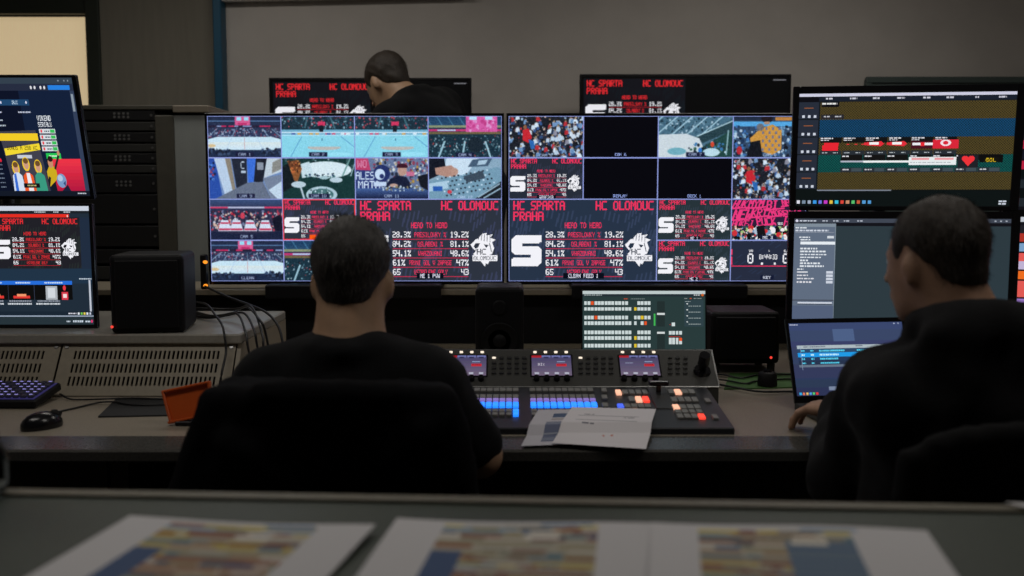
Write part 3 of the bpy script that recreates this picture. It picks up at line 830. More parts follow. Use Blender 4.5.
def playout_page():
    p = picture(1040, 584, (30, 42, 58), 320, 180)
    v = p.sub(144, 0, 176, 180, 320, 180)            # the window's right part; its left part is a plain list
    p.rect(0, 0, 146, 7, (206, 212, 224)); p.rect(0, 12, 146, 6, (232, 44, 30)); p.rect(0, 18, 146, 77, (30, 32, 36)); p.rect(0, 113, 146, 6, (36, 110, 214)); p.rect(0, 119, 146, 23, (10, 10, 14)); p.rect(0, 168, 146, 12, (36, 50, 60))
    v.rect(0, 0, 320, 7, (206, 212, 224)); v.rect(0, 7, 320, 4, (24, 30, 40)); ui_text(v, 170, 8, 30, (190, 196, 206), 2); ui_text(v, 222, 8, 14, (190, 196, 206), 2); ui_text(v, 250, 8, 18, (190, 196, 206), 2)
    v.rect(0, 12, 264, 6, (232, 44, 30)); v.ell(260, 15, 1.6, 1.6, (255, 220, 210))
    v.rect(276, 17, 44, 78, (34, 46, 64)); v.rect(0, 95, 320, 22, (34, 48, 68))
    v.rect(0, 113, 264, 6, (36, 110, 214)); ui_text(v, 30, 115, 40, (200, 220, 246), 2); ui_text(v, 108, 115, 40, (200, 220, 246), 2); ui_text(v, 188, 115, 50, (200, 220, 246), 2); ui_text(v, 284, 109, 34, (200, 210, 220), 2)
    v.rect(0, 119, 264, 23, (10, 10, 14))
    for k in range(2):
        v.rect(28 + k * 72, 136, 46, 4, (226, 60, 50)); v.rect(38 + k * 72, 133, 26, 4, (240, 150, 110)); v.rect(20 + k * 72 + 66, 119, 1.5, 23, (50, 60, 76))
    v.rect(190, 121, 32, 21, (170, 180, 186)); v.rect(196, 124, 20, 15, (210, 216, 220)); v.ell(242, 124, 4, 4, (230, 60, 70)); v.rect(234, 130, 18, 12, (214, 60, 76)); v.rect(238, 133, 10, 6, (240, 220, 224))
    for k in range(3): ui_text(v, 10 + k * 78, 143, 62, (150, 160, 172), 2); ui_text(v, 6 + k * 78, 147, 66, (210, 216, 224), 2.4)
    v.rect(310, 112, 5, 56, (190, 198, 208)); v.rect(0, 160, 320, 12, (26, 36, 52)); v.rect(0, 166, 320, 2, (150, 164, 184)); v.rect(0, 168, 320, 12, (36, 50, 60))
    ui_text(v, 250, 162, 22, (220, 226, 234), 2)
    for k, c in enumerate(((230, 236, 240), (120, 200, 80), (236, 210, 80), (230, 236, 240), (200, 206, 220))): v.rect(276 + k * 8, 161.5, 5, 3.4, c)
    ui_text(v, 244, 174, 10, (200, 210, 220), 2.4); ui_text(v, 262, 173.5, 28, (200, 210, 220), 3); v.ell(314, 175, 2.4, 2.4, (236, 60, 120)); ui_text(v, 296, 174, 14, (200, 210, 220), 2.6)
    stats(p.sub(168, 17, 137, 77, 160, 90), red=(232, 44, 54), bg=(30, 32, 36))
    return p

def hatch(v, x, y, w, h, c0, c1):
    X0, Y0, X1, Y1 = v._box(x, y, x + w, y + h)
    i, j = np.mgrid[Y0:Y1, X0:X1]
    m = (((i + j) // 2) % 3 == 0) | (((i - j) // 2) % 3 == 0)
    v.a[Y0:Y1, X0:X1] = np.where(m[..., None], np.array(c0), np.array(c1)) / 255.0

def timeline_page():
    p = picture(480, 270, (22, 26, 34), 320, 180)
    v = p
    v.rect(0, 0, 320, 4.5, (206, 204, 224)); v.rect(30, 5, 290, 7, (28, 32, 42)); v.rect(0, 5, 30, 8, (10, 12, 18))
    for x in (40, 76, 110, 146, 184, 218, 260, 294): ui_text(v, x, 7, 11 if x != 260 else 5, (196, 200, 210), 2)
    YL = ((92, 78, 36), (22, 20, 16))
    rows = [(13, *YL), (41, (24, 74, 116), (8, 26, 46)), (69, *YL), (97, (20, 90, 82), (8, 34, 36)), (125, *YL)]
    for y, c0, c1 in rows:
        hatch(v, 32, y, 288, 28, c0, c1)
        v.rect(0, y, 30, 28, (38, 46, 58)); v.rect(0, y + 27, 30, 1, (14, 16, 22))
        v.rect(8, y + 9, 14, 1.2, (150, 90, 50))
        for k in range(3): v.rect(5 + k * 9, y + 21, 4, 4, (206, 212, 224))
    v.rect(34, 13, 26, 8, (14, 14, 18)); ui_text(v, 35, 15, 22, (220, 220, 226), 2); ui_text(v, 38, 36, 8, (190, 190, 196)); ui_text(v, 52, 36, 8, (190, 190, 196)); v.rect(34, 33, 34, 7, (36, 38, 46)); ui_text(v, 38, 35.5, 9, (190, 190, 196), 2); ui_text(v, 55, 35.5, 9, (190, 190, 196), 2)
    for k in range(6):                                   # the third row's clips
        x = 34 + k * 34
        v.rect(x, 69, 33, 9, (16, 16, 20)); ui_text(v, x + 1, 70, 18, (216, 216, 222), 1.8); ui_text(v, x + 1, 73, 12, (216, 216, 222), 1.6)
        v.rect(x, 91, 33, 6, (40, 42, 50)); ui_text(v, x + 3, 93, 8, (180, 184, 190), 2); ui_text(v, x + 20, 93, 7, (180, 184, 190), 2)
    v.rect(37, 82, 24, 9, (230, 40, 54)); v.rect(40, 78, 22, 4, (230, 40, 54))
    for k, x in enumerate((100, 134)): v.poly([(x, 78), (x + 26, 76), (x + 30, 80), (x + 26, 84), (x, 82)], (226, 44, 60)); v.rect(x + 8, 77.5, 14, 4, (240, 240, 242))
    for x in (74, 86, 96): v.rect(x, 80, 4, 1.6, (226, 44, 60))
    v.rect(170, 76, 34, 12, (70, 20, 30)); v.rect(172, 79, 12, 4, (236, 236, 240)); v.rect(190, 79, 12, 4, (236, 236, 240)); v.rect(184, 78, 6, 6, (230, 40, 54)); v.rect(202, 74, 38, 14, (214, 40, 56)); v.ell(221, 79, 8, 5, (240, 226, 230)); v.ell(221, 79, 4, 3, (214, 40, 56))
    for k in range(7):                                   # the fourth row's clips
        x = 66 + k * 34
        v.rect(x, 97, 33, 10, (16, 18, 22)); ui_text(v, x + 2, 99, 10 if k < 5 else 14, (216, 216, 222), 1.8)
        v.rect(x, 118, 33, 7, (40, 44, 54)); ui_text(v, x + 3, 120, 10, (196, 200, 206), 2); v.rect(x + 17, 119, 15, 5, (66, 74, 86))
    v.rect(66, 107, 36, 2.5, (170, 180, 190)); v.rect(100, 107, 70, 3, (232, 234, 238)); v.rect(168, 101, 70, 13, (232, 234, 238)); v.rect(172, 103, 26, 3, (236, 150, 160)); v.rect(206, 103, 28, 3, (236, 150, 160)); ui_text(v, 170, 109, 60, (170, 176, 184), 1.6)
    v.rect(240, 98, 30, 20, (30, 34, 40)); v.ell(251, 104, 5, 4.2, (236, 50, 60)); v.ell(260, 104, 5, 4.2, (236, 50, 60)); v.poly([(246.6, 106), (264.6, 106), (255.5, 116)], (236, 50, 60))
    v.rect(272, 98, 34, 12, (12, 12, 14)); v.rect(278, 103, 22, 7, (20, 18, 10)); v.text('GOL', 289, 103.5, 6, (226, 190, 40), wid=16, align='c')
    v.rect(0, 153, 320, 16, (14, 16, 22)); v.rect(32, 153.5, 112, 1.6, (120, 126, 138)); v.rect(0, 169, 320, 11, (12, 16, 22))
    for k, c in enumerate([(220, 226, 236), (120, 140, 160), (160, 170, 190), (60, 150, 230), (110, 120, 220), (200, 60, 200), (230, 190, 70), (60, 190, 220), (226, 70, 60), (200, 140, 110), (90, 190, 110), (200, 90, 60), (80, 150, 210), (80, 150, 210)]):
        v.rect(2 + k * 8.3, 171, 5, 5, c)
    ui_text(v, 304, 171, 12, (200, 206, 216), 2); ui_text(v, 304, 175, 12, (200, 206, 216), 2)
    return p

def editor_page():
    p = picture(480, 270, (44, 58, 66), 320, 180)
    v = p
    v.rect(0, 0, 320, 7, (64, 72, 86)); v.ell(4, 3.5, 2, 2, (220, 220, 240)); ui_text(v, 8, 2.4, 26, (196, 202, 214), 2.4)
    for x in (42, 58, 74, 94): ui_text(v, x, 2.4, 8, (180, 186, 200), 2.4)
    for x in (296, 304, 312): v.rect(x, 2.4, 3, 2.4, (170, 176, 190))
    v.rect(0, 7, 320, 5, (16, 20, 26)); v.rect(0, 8, 62, 172, (98, 110, 128)); v.rect(0, 8, 62, 5, (128, 138, 152)); v.rect(61, 8, 1.5, 172, (120, 132, 148))
    ui_text(v, 2, 14, 18, (224, 228, 236), 2); ui_text(v, 2, 18, 50, (206, 212, 222), 2.4); v.rect(2, 22, 58, 1, (150, 160, 174)); ui_text(v, 8, 29, 16, (224, 228, 236), 2.2); v.rect(50, 28, 10, 4, (210, 216, 224))
    v.rect(10, 37, 52, 5, (232, 236, 242))
    for k, w in enumerate((16, 26, 38, 40, 32, 12, 30, 36, 10, 16)):
        ui_text(v, 10 + (k > 7) * -4, 33 + (k + (k > 0) * 2) * 4.8, w, (224, 228, 236), 2.4)
    for k in range(4): ui_text(v, 6, 86 + k * 5.4, (14, 18, 26, 22)[k], (220, 224, 232), 2.2); v.rect(50, 85 + k * 5.4, 10, 4, (206, 212, 220))
    v.rect(0, 132, 62, 2, (70, 78, 92)); v.rect(8, 136, 52, 2.4, (206, 212, 222)); v.rect(8, 139, 52, 1.2, (60, 66, 78)); v.rect(0, 142, 62, 38, (84, 96, 118))
    return p

def laptop_page():
    p = picture(340, 216, (54, 66, 98), 320, 200)
    v = p
    v.grad(0, 0, 320, 200, (60, 72, 108), (44, 52, 80))
    ui_text(v, 3, 3, 22, (190, 200, 220), 2.4); v.rect(296, 3, 3, 3, (190, 200, 220)); v.rect(308, 3, 3, 3, (190, 200, 220)); v.rect(120, 18, 60, 34, (78, 96, 132))
    v.rect(16, 62, 296, 9, (170, 184, 194)); ui_text(v, 34, 65, 60, (80, 90, 110), 2.6); ui_text(v, 180, 64, 20, (80, 90, 110), 2.6); v.rect(16, 71, 296, 11, (46, 70, 104)); v.rect(16, 82, 296, 12, (34, 156, 232)); v.rect(16, 94, 296, 11, (40, 60, 92)); v.rect(16, 105, 296, 11, (36, 50, 78)); v.rect(16, 116, 296, 6, (100, 116, 136))
    for k in range(4):
        c = (90, 210, 240) if k != 1 else (200, 240, 255)
        ui_text(v, 26, 75 + k * 11.3, 10, c, 4); ui_text(v, 52, 75 + k * 11.3, 8, c, 4); ui_text(v, 76, 75 + k * 11.3, (72, 54, 50, 52)[k], c, 4.4); ui_text(v, 182, 75 + k * 11.3, (70, 56, 60, 50)[k], c, 4.4)
    v.rect(24, 64, 1.4, 66, (140, 160, 190)); v.rect(90, 176, 26, 10, (120, 134, 160))
    for k, c in enumerate(((60, 170, 230), (230, 120, 90), (230, 190, 110), (80, 150, 220), (90, 200, 110), (220, 60, 60))): v.rect(8 + k * 9, 191, 6, 6, c)
    return p

def panel_page():
    p = picture(300, 170, (44, 62, 66), 320, 180)
    v = p
    v.rect(0, 0, 320, 8, (206, 214, 216)); v.rect(0, 8, 320, 7, (38, 54, 58)); ui_text(v, 4, 10, 46, (150, 164, 166), 2.4); v.ell(313, 11, 3.4, 3.4, (226, 110, 40)); ui_text(v, 290, 10, 16, (190, 200, 200), 2.4); ui_text(v, 108, 20, 10, (220, 90, 50), 2); ui_text(v, 126, 20, 36, (120, 134, 136), 1.8)
    def keys(x, y, n, lit={}, c=(214, 228, 230)):
        for k in range(n):
            if k in lit and lit[k] is None: continue
            v.rect(x + k * 8.9, y, 7.2, 9, lit.get(k, c))
    O, Y = (240, 90, 40), (236, 206, 50)
    keys(4, 28, 13, {2: O}); keys(4, 43, 14); keys(4, 66, 13, {3: O}); keys(4, 81, 14); keys(4, 105, 14); keys(4, 120, 14); keys(4, 140, 14)
    keys(143, 28, 4); keys(134, 43, 5, {0: Y}); keys(134, 66, 5, {2: Y}); keys(134, 81, 4, {1: None, 3: O}); keys(143, 105, 4); keys(134, 120, 5, {0: Y}); keys(134, 140, 5, {0: Y})
    v.rect(186, 60, 4, 32, (70, 190, 90)); v.rect(194, 28, 20, 66, (36, 48, 52)); v.rect(194, 58, 20, 5, (220, 230, 232)); v.rect(194, 108, 20, 50, (36, 48, 52)); v.rect(194, 108, 20, 5, (220, 230, 232)); v.rect(232, 84, 9, 9, (226, 236, 238)); v.ell(228, 89, 1.4, 1.4, (220, 60, 50))
    keys(225, 106, 4); keys(225, 124, 4, {3: O}); keys(225, 132, 4); v.rect(225, 120, 30, 1.4, (170, 50, 44))
    v.rect(266, 24, 50, 70, (54, 72, 76)); ui_text(v, 266, 19, 8, (150, 160, 160), 2); ui_text(v, 280, 19, 5, (230, 90, 40), 2); ui_text(v, 290, 19, 20, (150, 160, 160), 2)
    for k in range(4): v.ell(273, 34 + k * 16, 2, 1.6, (226, 232, 232)); ui_text(v, 276, 39 + k * 16, 32, (150, 164, 166), 2); ui_text(v, 268, 27, 14, (200, 208, 208), 2)
    return p

def deck_display(k):
    p = picture(100, 62, (120, 108, 146), 100, 62)
    p.grad(0, 0, 100, 62, (80, 76, 116), (128, 112, 138))
    p.rect(0, 0, 25, 7, (190, 40, 50))
    for j in range(1, 4): p.rect(1 + j * 25, 0, 22, 6, (126, 134, 200)); p.rect(6 + j * 25, 4, 12, 5, (60, 60, 96))
    if k == 1: p.text('MIX', 16, 24, 8, (240, 238, 246), wid=18)
    else: ui_text(p, 14, 22, 20, (150, 160, 190), 3)
    p.rect(64, 18, 20, 3, (150, 170, 210)); p.rect(62, 26, 26, 8, (226, 54, 66)); ui_text(p, 64, 28, 22, (140, 30, 50), 2.4)
    for j in range(4): p.rect(7 + j * 25, 52, 11, 6, (206, 206, 226))
    return p

def schedule_print(seed, wide=0):
    """a printed running order: coloured table on white; 297 x 210 sheet seen with its far edge on top"""
    rng = np.random.default_rng(seed)
    p = picture(297, 210, (208, 206, 208), 297, 210)
    v = p
    x0, x1, y0 = (60, 236, 12) if not wide else (52, 214, 16)
    v.rect(x0, y0, x1 - x0, 182, (196, 190, 176))
    pal = [(186, 168, 92), (176, 170, 154), (146, 146, 126), (150, 96, 70), (98, 116, 142), (200, 194, 184), (170, 146, 120), (124, 74, 62), (100, 128, 138), (150, 146, 130), (160, 150, 120)]
    y = y0
    r = 0
    while y < 196:
        h = 6 + rng.random() * 7
        x = x0
        base = pal[int(rng.integers(len(pal)))] if r > 1 else [(208, 190, 96), (150, 170, 190)][r]
        while x < x1:
            w = 14 + rng.random() * 46
            c = base if rng.random() < 0.45 else pal[int(rng.integers(len(pal)))]
            v.rect(x, y, min(w, x1 - x) - 0.8, h - 0.8, c)
            x += w
        if r > 7 and not wide: v.rect(x0, y, 34, h, (60, 84, 126))
        if r > 3 and wide: v.rect(x0 + 90, y, x1 - x0 - 90, h, [(84, 108, 140), (104, 124, 140)][r % 2])
        y += h
        r += 1
    v.rect(x0 + 110, y0 - 5, 60, 5, (80, 130, 180)); v.rect(x0 + 100, y0 + 16, 34, 10, (216, 206, 190)); v.rect(x0 + 96, y0 + 30, 38, 12, (224, 218, 208))
    return p

def note_print(kind):
    p = picture(150, 106, (214, 210, 214) if kind else (186, 184, 192), 297, 210)
    v = p
    if kind == 0:
        v.rect(110, 30, 120, 34, (64, 84, 116)); v.rect(90, 96, 110, 90, (92, 100, 128)); v.rect(110, 74, 90, 10, (150, 140, 136))
        for k in range(10): v.rect(92, 102 + k * 8, 106, 2, (140, 146, 160))
    else:
        for k in range(9): v.rect(40, 30 + k * 16, 210, 1.2, (160, 158, 164))
        for k, (x, y) in enumerate(((60, 52), (150, 44), (200, 70), (120, 90), (70, 110))): ui_text(v, x, y, 36, (124, 124, 134), 2.4)
        v.ell(150, 150, 6, 5, (196, 130, 116)); v.ell(176, 148, 6, 5, (196, 130, 116))
    return p

# ================================================================ the room
BACKY = 4.92
def struct(name, mb, m, parent=None):
    o = mb.build(name, m, parent)
    return tag(o, kind='structure')

struct('floor', MB().box((0, 1.9, -0.02), (7.0, 6.6, 0.04)), M['floor'])
struct('ceiling', MB().box((0, 1.9, 2.72), (7.0, 6.6, 0.04)), M['ceil'])
XB = W(227, 60, BACKY).x
XA = W(213, 60, BACKY - 0.1).x
XD = W(101.5, 60, BACKY).x
XW = W(88, 60, BACKY).x
wz0, wz1 = W(40, 118, BACKY).z, W(40, 13.5, BACKY).z
struct('wall_back', MB().box(((XB + 3.4) / 2, BACKY + 0.05, 1.35), (3.4 - XB, 0.1, 2.7)), M['wall'])
struct('wall_front', MB().box((0, -1.25, 1.35), (6.9, 0.1, 2.7)), M['wall'])      # behind the viewer
struct('wall_left', MB().box((-3.3, 1.9, 1.35), (0.1, 6.24, 2.7)), M['wall'])
struct('wall_right', MB().box((3.35, 1.9, 1.35), (0.1, 6.24, 2.7)), M['wall'])
# brown panelled bay of the back wall between the window and the blue post
struct('wall_bay', MB().box(((XD + XA) / 2, BACKY + 0.05, 1.35), (XA - XD, 0.1, 2.7)), M['wall_dark'])
struct('trim_1', MB().box(((XA + XB) / 2, BACKY - 0.01, 1.35), (XB - XA, 0.16, 2.7), bev=0.004), M['blue'])
struct('trim_2', MB().box(((XW + XD) / 2, BACKY + 0.03, 1.35), (XD - XW, 0.10, 2.7), bev=0.004), M['green_dark'])
tx0, tx1 = W(217, 1, BACKY - 0.04), W(470, -4, BACKY - 0.04)
tmid, tl = (tx0 + tx1) / 2, (tx1 - tx0).length
struct('trim_3', MB().box((tmid.x, tmid.y, tmid.z + 0.014), (tl, 0.05, 0.035), rot=(0, -math.atan2(tx1.z - tx0.z, tx1.x - tx0.x), 0), bev=0.004), M['white_trim'])
# the window with its lit blind
wx0 = -3.25
fr = MB()
fr.box(((wx0 + XW) / 2, BACKY + 0.05, (wz1 + 2.7) / 2), (XW - wx0, 0.1, 2.7 - wz1))
fr.box(((wx0 + XW) / 2, BACKY + 0.05, wz0 / 2), (XW - wx0, 0.1, wz0))
win = struct('window_1', fr, M['green_dark'])
MB().box(((wx0 + XW) / 2, BACKY + 0.07, (wz0 + wz1) / 2), (XW - wx0 + 0.02, 0.01, wz1 - wz0 + 0.04)).build('blind', M['blind'], win)
MB().box(((wx0 + XW) / 2, BACKY + 0.055, W(40, 16.2, BACKY + .06).z), (XW - wx0, 0.012, 0.008)).build('blind_rail', M['green_dark'], win)

# invented fixtures for the unseen ceiling lamps above the frame, dimmed
for (lx, ly, lw), lab in zip(LAMPS, ('over the man in the hoodie', 'over the left end of the counter', 'over the screen with orange, red and violet blocks', 'over the equipment rack')):
    t = thing('unseen_ceiling_lamp', 'unseen white dimmed ceiling lamp, added ' + lab, 'lamp', (lx, ly, 2.6), group='unseen ceiling lamps')
    MB().box((0, 0, 0.05), (1.25, 0.34, 0.1), bev=0.01).build('housing', M['white_trim'], t)
    MB().box((0, 0, -0.004), (1.16, 0.27, 0.006)).build('diffuser', M['lamp_on'], t)

# grey green board fixed to the wall behind the right-hand screens
b0, b1 = W(866, 79, BACKY - 0.05), W(1090, 77, BACKY - 0.05)
t = thing('wall_board', 'grey green board on the back wall behind the timeline screen', 'board', ((b0.x + b1.x) / 2, BACKY - 0.035, b0.z - 0.55))
MB().box((0, 0, 0), (b1.x - b0.x, 0.03, 1.1), bev=0.003).build('sheet', M['board'], t)
bm_ = MB()
for z_ in (-0.545, 0.545): bm_.box((0, -0.012, z_), (b1.x - b0.x, 0.03, 0.03), bev=0.003)
for s_ in (-1, 1): bm_.box((s_ * ((b1.x - b0.x) / 2 - 0.015), -0.012, 0), (0.03, 0.03, 1.06), bev=0.003)
bm_.build('frame', mat('board_frame', (0.07, 0.095, 0.09), 0.5), t)

# ================================================================ equipment rack at the back left
RX1, RY0, RZ1 = W(176, 200, 4.0).x, 4.0, W(150, 105, 4.0).z
RW, RD = 0.62, 0.46
rack = thing('equipment_rack', 'tall beige framed equipment rack filled with black units', 'rack', (RX1 - RW / 2, RY0 + RD / 2, 0))
for sx in (-1, 1):
    for sy in (-1, 1):
        pw = 0.075 if sy < 0 else 0.04
        MB().box((sx * (RW / 2 - pw / 2), sy * (RD / 2 - 0.02), RZ1 / 2 - 0.02), (pw, 0.04, RZ1 - 0.04), bev=0.003).build('post', M['rack'], rack)
for sx in (-1, 1):
    MB().box((sx * (RW / 2 - 0.006), 0.02, RZ1 / 2 - 0.03), (0.012, RD - 0.06, RZ1 - 0.09), bev=0.002).build('side_panel', M['rack_side'], rack)
BXW = W(212, 200, RY0).x - RX1
MB().box((RW / 2 + BXW / 2, 0, RZ1 / 2 - 0.02), (BXW, RD, RZ1 - 0.04), bev=0.004).build('grey_bay', M['rack_side'], rack)
MB().box((RW / 2 + BXW / 2, -0.01, RZ1 - 0.016), (BXW, RD, 0.028), bev=0.003).build('bay_cap', mat('bay_cap', (0.2, 0.17, 0.13), 0.5), rack)
MB().box((0, 0, RZ1 - 0.009), (RW, RD, 0.018), bev=0.003).build('top_panel', M['rack'], rack)
MB().box((0, 0, 0.03), (RW, RD, 0.06), bev=0.004).build('base', M['rack'], rack)
MB().box((0, RD / 2 - 0.01, RZ1 / 2), (RW - 0.03, 0.012, RZ1 - 0.1)).build('back_panel', M['unit'], rack)
rows = [(110, 120.5, 1), (121.5, 131, 0), (132, 142.5, 1), (143.5, 152, 0), (153, 163.5, 1), (164.5, 173, 0), (174, 193, 1), (194, 224, 2), (225.5, 247, 2), (249, 264, 3), (266, 280, 0)]
count_ = {}
for ya, yb, kind in rows:
    count_[kind] = count_.get(kind, 0) + 1
    nth = ('topmost', 'second', 'third', 'lowest')[count_[kind] - 1]
    za, zb = W(130, ya, RY0).z, W(130, yb, RY0).z
    nm, lab, grp = {1: ('rack_unit', 'slim black unit with two rows of pale dots, %s of its kind in the rack' % nth, 'dotted units in the rack'),
                    0: ('blanking_panel', 'dark grey blanking panel, %s of its kind in the rack' % nth, 'blanking panels in the rack'),
                    2: ('rack_processor', 'tall plain black unit, %s of its kind in the rack' % ('upper' if nth == 'topmost' else 'lower'), 'tall plain units in the rack'),
                    3: ('patch_unit', 'black patch unit with a row of small sockets low in the rack', None)}[kind]
    u = thing(nm, lab, 'panel' if kind == 0 else 'rack unit', (RX1 - RW / 2, RY0 + 0.012, (za + zb) / 2), group=grp)
    h = za - zb
    MB().box((0, 0.0, 0), (RW - 0.15, 0.02, h - 0.004), bev=0.0015).build('faceplate', M['unit'] if kind else mat('blanking_grey', (0.026, 0.026, 0.024), 0.55), u)
    MB().box((0, 0.2, 0), (RW - 0.16, 0.38, h - 0.006)).build('chassis', M['unit'], u)
    if kind == 1 or kind == 3:
        cx = W(121 if kind == 1 else 140, 115, RY0).x - (RX1 - RW / 2)
        for rr in range(2 if kind == 1 else 1):
            for cc in range(4):
                MB().cyl((cx + (cc - 1.5) * 0.018, -0.012, (0.5 - rr) * 0.014 * (kind == 1)), (cx + (cc - 1.5) * 0.018, -0.009, (0.5 - rr) * 0.014 * (kind == 1)), 0.005, n=8).build('dot', M['mid_grey'], u)
    for sx in (-1, 1):
        MB().cyl((sx * (RW / 2 - 0.088), -0.013, 0), (sx * (RW / 2 - 0.088), -0.009, 0), 0.005, n=8).build('screw', M['steel'], u)

# ================================================================ desks
DZ = 0.73
desk = thing('control_desk', 'long speckled beige control desk carrying the console, keyboard and laptop', 'desk', (0, 2.9, 0))
prof = [(2.250, DZ), (2.168, DZ - 0.010), (2.160, DZ - 0.014), (2.160, DZ - 0.034), (2.168, DZ - 0.040), (2.33, DZ - 0.040), (2.33, DZ - 0.001), (2.31, DZ - 0.0005)]
MB().profile_x([(y - 2.9, z) for y, z in prof], -2.4, 2.4).build('edge_strip', M['desk_edge'], desk)
MB().box((0, (2.2505 + 3.60) / 2 - 2.9, DZ - 0.018), (4.8, 3.60 - 2.2505, 0.036)).build('worktop', M['desk'], desk)
MB().box((0, 3.592 - 2.9, DZ + 0.006), (4.8, 0.018, 0.012)).build('rear_lip', M['beige'], desk)
for i in range(4):
    MB().box((-1.8 + i * 1.2, 0.02, DZ / 2 - 0.02), (1.19, 0.02, DZ - 0.05)).build('modesty_panel', M['panel_brown'], desk)
for x in (-2.35, -1.0, 0.55, 2.35):
    MB().box((x, 0.1, DZ / 2 - 0.019), (0.04, 1.0, DZ - 0.038)).build('leg', M['panel_brown'], desk)

def shelf_unit(x0, x1, seams, label):
    """a raised shelf with slotted sloping front panels, standing on the desk"""
    SY0, SY1, SZ = 2.775, 3.34, 0.892
    t = thing('desk_shelf', label, 'shelf', ((x0 + x1) / 2, SY0, DZ))
    cx = (x0 + x1) / 2
    MB().box((0, (SY1 - SY0) / 2, SZ - DZ - 0.014), (x1 - x0, SY1 - SY0, 0.028), bev=0.004).build('top_board', mat('shelf_top_lit', (0.30, 0.285, 0.25), 0.3, noise=0.08, nscale=90), t)  # lighter than the beige panels: light on the top put into its colour
    for s, xe in ((-1, x0), (1, x1)):
        mb = MB()
        pr = [(SY0 + 0.02, SZ - 0.028), (2.705, DZ), (SY1, DZ), (SY1, SZ - 0.028)]
        mb.profile_x([(y - SY0, z - DZ) for y, z in pr], xe - cx - (0.012 if s > 0 else 0), xe - cx + (0.012 if s < 0 else 0))
        mb.build('side_panel', M['beige'], t)
    MB().box((0, SY1 - SY0 - 0.01, (SZ - DZ - 0.03) / 2), (x1 - x0 - 0.03, 0.012, SZ - DZ - 0.03)).build('back_panel', M['black'], t)
    # sloped front plane
    A, B = Vector((0, 2.700 - SY0, 0.002)), Vector((0, 2.790 - SY0, SZ - DZ - 0.03))
    up = (B - A)
    L = up.length
    up.normalize()
    nrm = Vector((1, 0, 0)).cross(up)
    fm = Matrix(((1, 0, 0, 0), (0, -nrm.y, up.y, A.y), (0, -nrm.z, up.z, A.z), (0, 0, 0, 1)))
    for xa, xb in zip(seams, seams[1:]):
        w = xb - xa - 0.006
        mb = MB()
        off = (xa + xb) / 2 - cx
        TH = 0.003
        rowsz = [(0.030, 0.058), (0.070, 0.098), (0.112, 0.138)]
        rowsz = [(a * L / 0.16, b * L / 0.16) for a, b in rowsz]
        zs = [0.0] + [z for rz in rowsz for z in rz] + [L]
        for k in range(0, len(zs), 2):                       # solid bands
            mb.box((off, 0, (zs[k] + zs[k + 1]) / 2), (w, TH, zs[k + 1] - zs[k]), mtx=fm)
        pitch = 0.0125
        n = int((w - 0.07) / pitch)
        s0 = off - n * pitch / 2
        for za, zb in rowsz:                                 # bars between the slots
            mb.box((off - w / 2 + (w - n * pitch) / 4, 0, (za + zb) / 2), ((w - n * pitch) / 2, TH, zb - za), mtx=fm)
            mb.box((off + w / 2 - (w - n * pitch) / 4, 0, (za + zb) / 2), ((w - n * pitch) / 2, TH, zb - za), mtx=fm)
            for q in range(n):
                mb.box((s0 + q * pitch + pitch * 0.74, 0, (za + zb) / 2), (pitch * 0.52, TH, zb - za), mtx=fm)
        pn = mb.build('slotted_panel', M['beige'], t)
        for sx in (-1, 1):
            c = fm @ Vector((off + sx * (w / 2 - 0.012), 0, L - 0.010))
            MB().cyl(c, c + nrm * 0.004, 0.0055, n=10).build('screw', M['steel'], pn)
    MB().box((0, 0.05, 0.06), (x1 - x0 - 0.05, 0.004, 0.1)).build('inner_lining', M['black'], t)
    return t
SX1 = W(240, 335, 2.775).x
seamx = [W(x, 346, 2.79).x for x in (-170, 63)]
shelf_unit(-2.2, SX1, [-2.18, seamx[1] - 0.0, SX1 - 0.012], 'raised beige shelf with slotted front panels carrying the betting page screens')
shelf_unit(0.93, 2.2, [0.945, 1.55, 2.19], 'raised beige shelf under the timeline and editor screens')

# bench that carries the two multiview televisions
BZ = 0.944
bench = thing('television_bench', 'dark bench with a thin beige top edge under the two multiview televisions', 'bench', (0, 3.72, 0))
MB().box((0, 0, BZ - 0.01), (3.4, 0.34, 0.02), bev=0.002).build('top_board', M['beige'], bench)
for i in range(3):
    MB().box((-1.13 + i * 1.13, -0.105, (BZ - 0.02) / 2), (1.125, 0.02, BZ - 0.02)).build('front_panel', M['black'], bench)
for s in (-1, 1):
    MB().box((s * 1.68, 0.028, (BZ - 0.02) / 2), (0.03, 0.28, BZ - 0.02)).build('side_panel', M['black'], bench)

# the near counter
CZ = 0.90
cl, cr = G(-60, 487.3, CZ + 0.004), G(1084, 506.3, CZ + 0.004)
cdir = (cr - cl).normalized()
cn = Vector((-cdir.y, cdir.x, 0))
def cpt(u, v): p = (cl + cr) / 2 + cdir * u + cn * v; return (p.x, p.y)
ctr = thing('front_counter', 'dark green grey counter with a pale edging strip, printed sheets lying on it', 'counter', ((cl + cr) / 2).to_tuple()[:2] + (0,))
C0 = (cl + cr) / 2
def loc2(p): return (p[0] - C0.x, p[1] - C0.y)
MB().prism([loc2(cpt(-1.1, -0.80)), loc2(cpt(1.1, -0.80)), loc2(cpt(1.1, -0.022)), loc2(cpt(-1.1, -0.022))], CZ - 0.03, CZ).build('worktop', M['counter'], ctr)
MB().prism([loc2(cpt(-1.1, -0.022)), loc2(cpt(1.1, -0.022)), loc2(cpt(1.1, 0.0)), loc2(cpt(-1.1, 0.0))], CZ - 0.034, CZ + 0.004).build('edging', M['counter_lip'], ctr)
MB().prism([loc2(cpt(-1.05, -0.06)), loc2(cpt(1.05, -0.06)), loc2(cpt(1.05, -0.035)), loc2(cpt(-1.05, -0.035))], 0, CZ - 0.03).build('front_panel', M['panel_brown'], ctr)
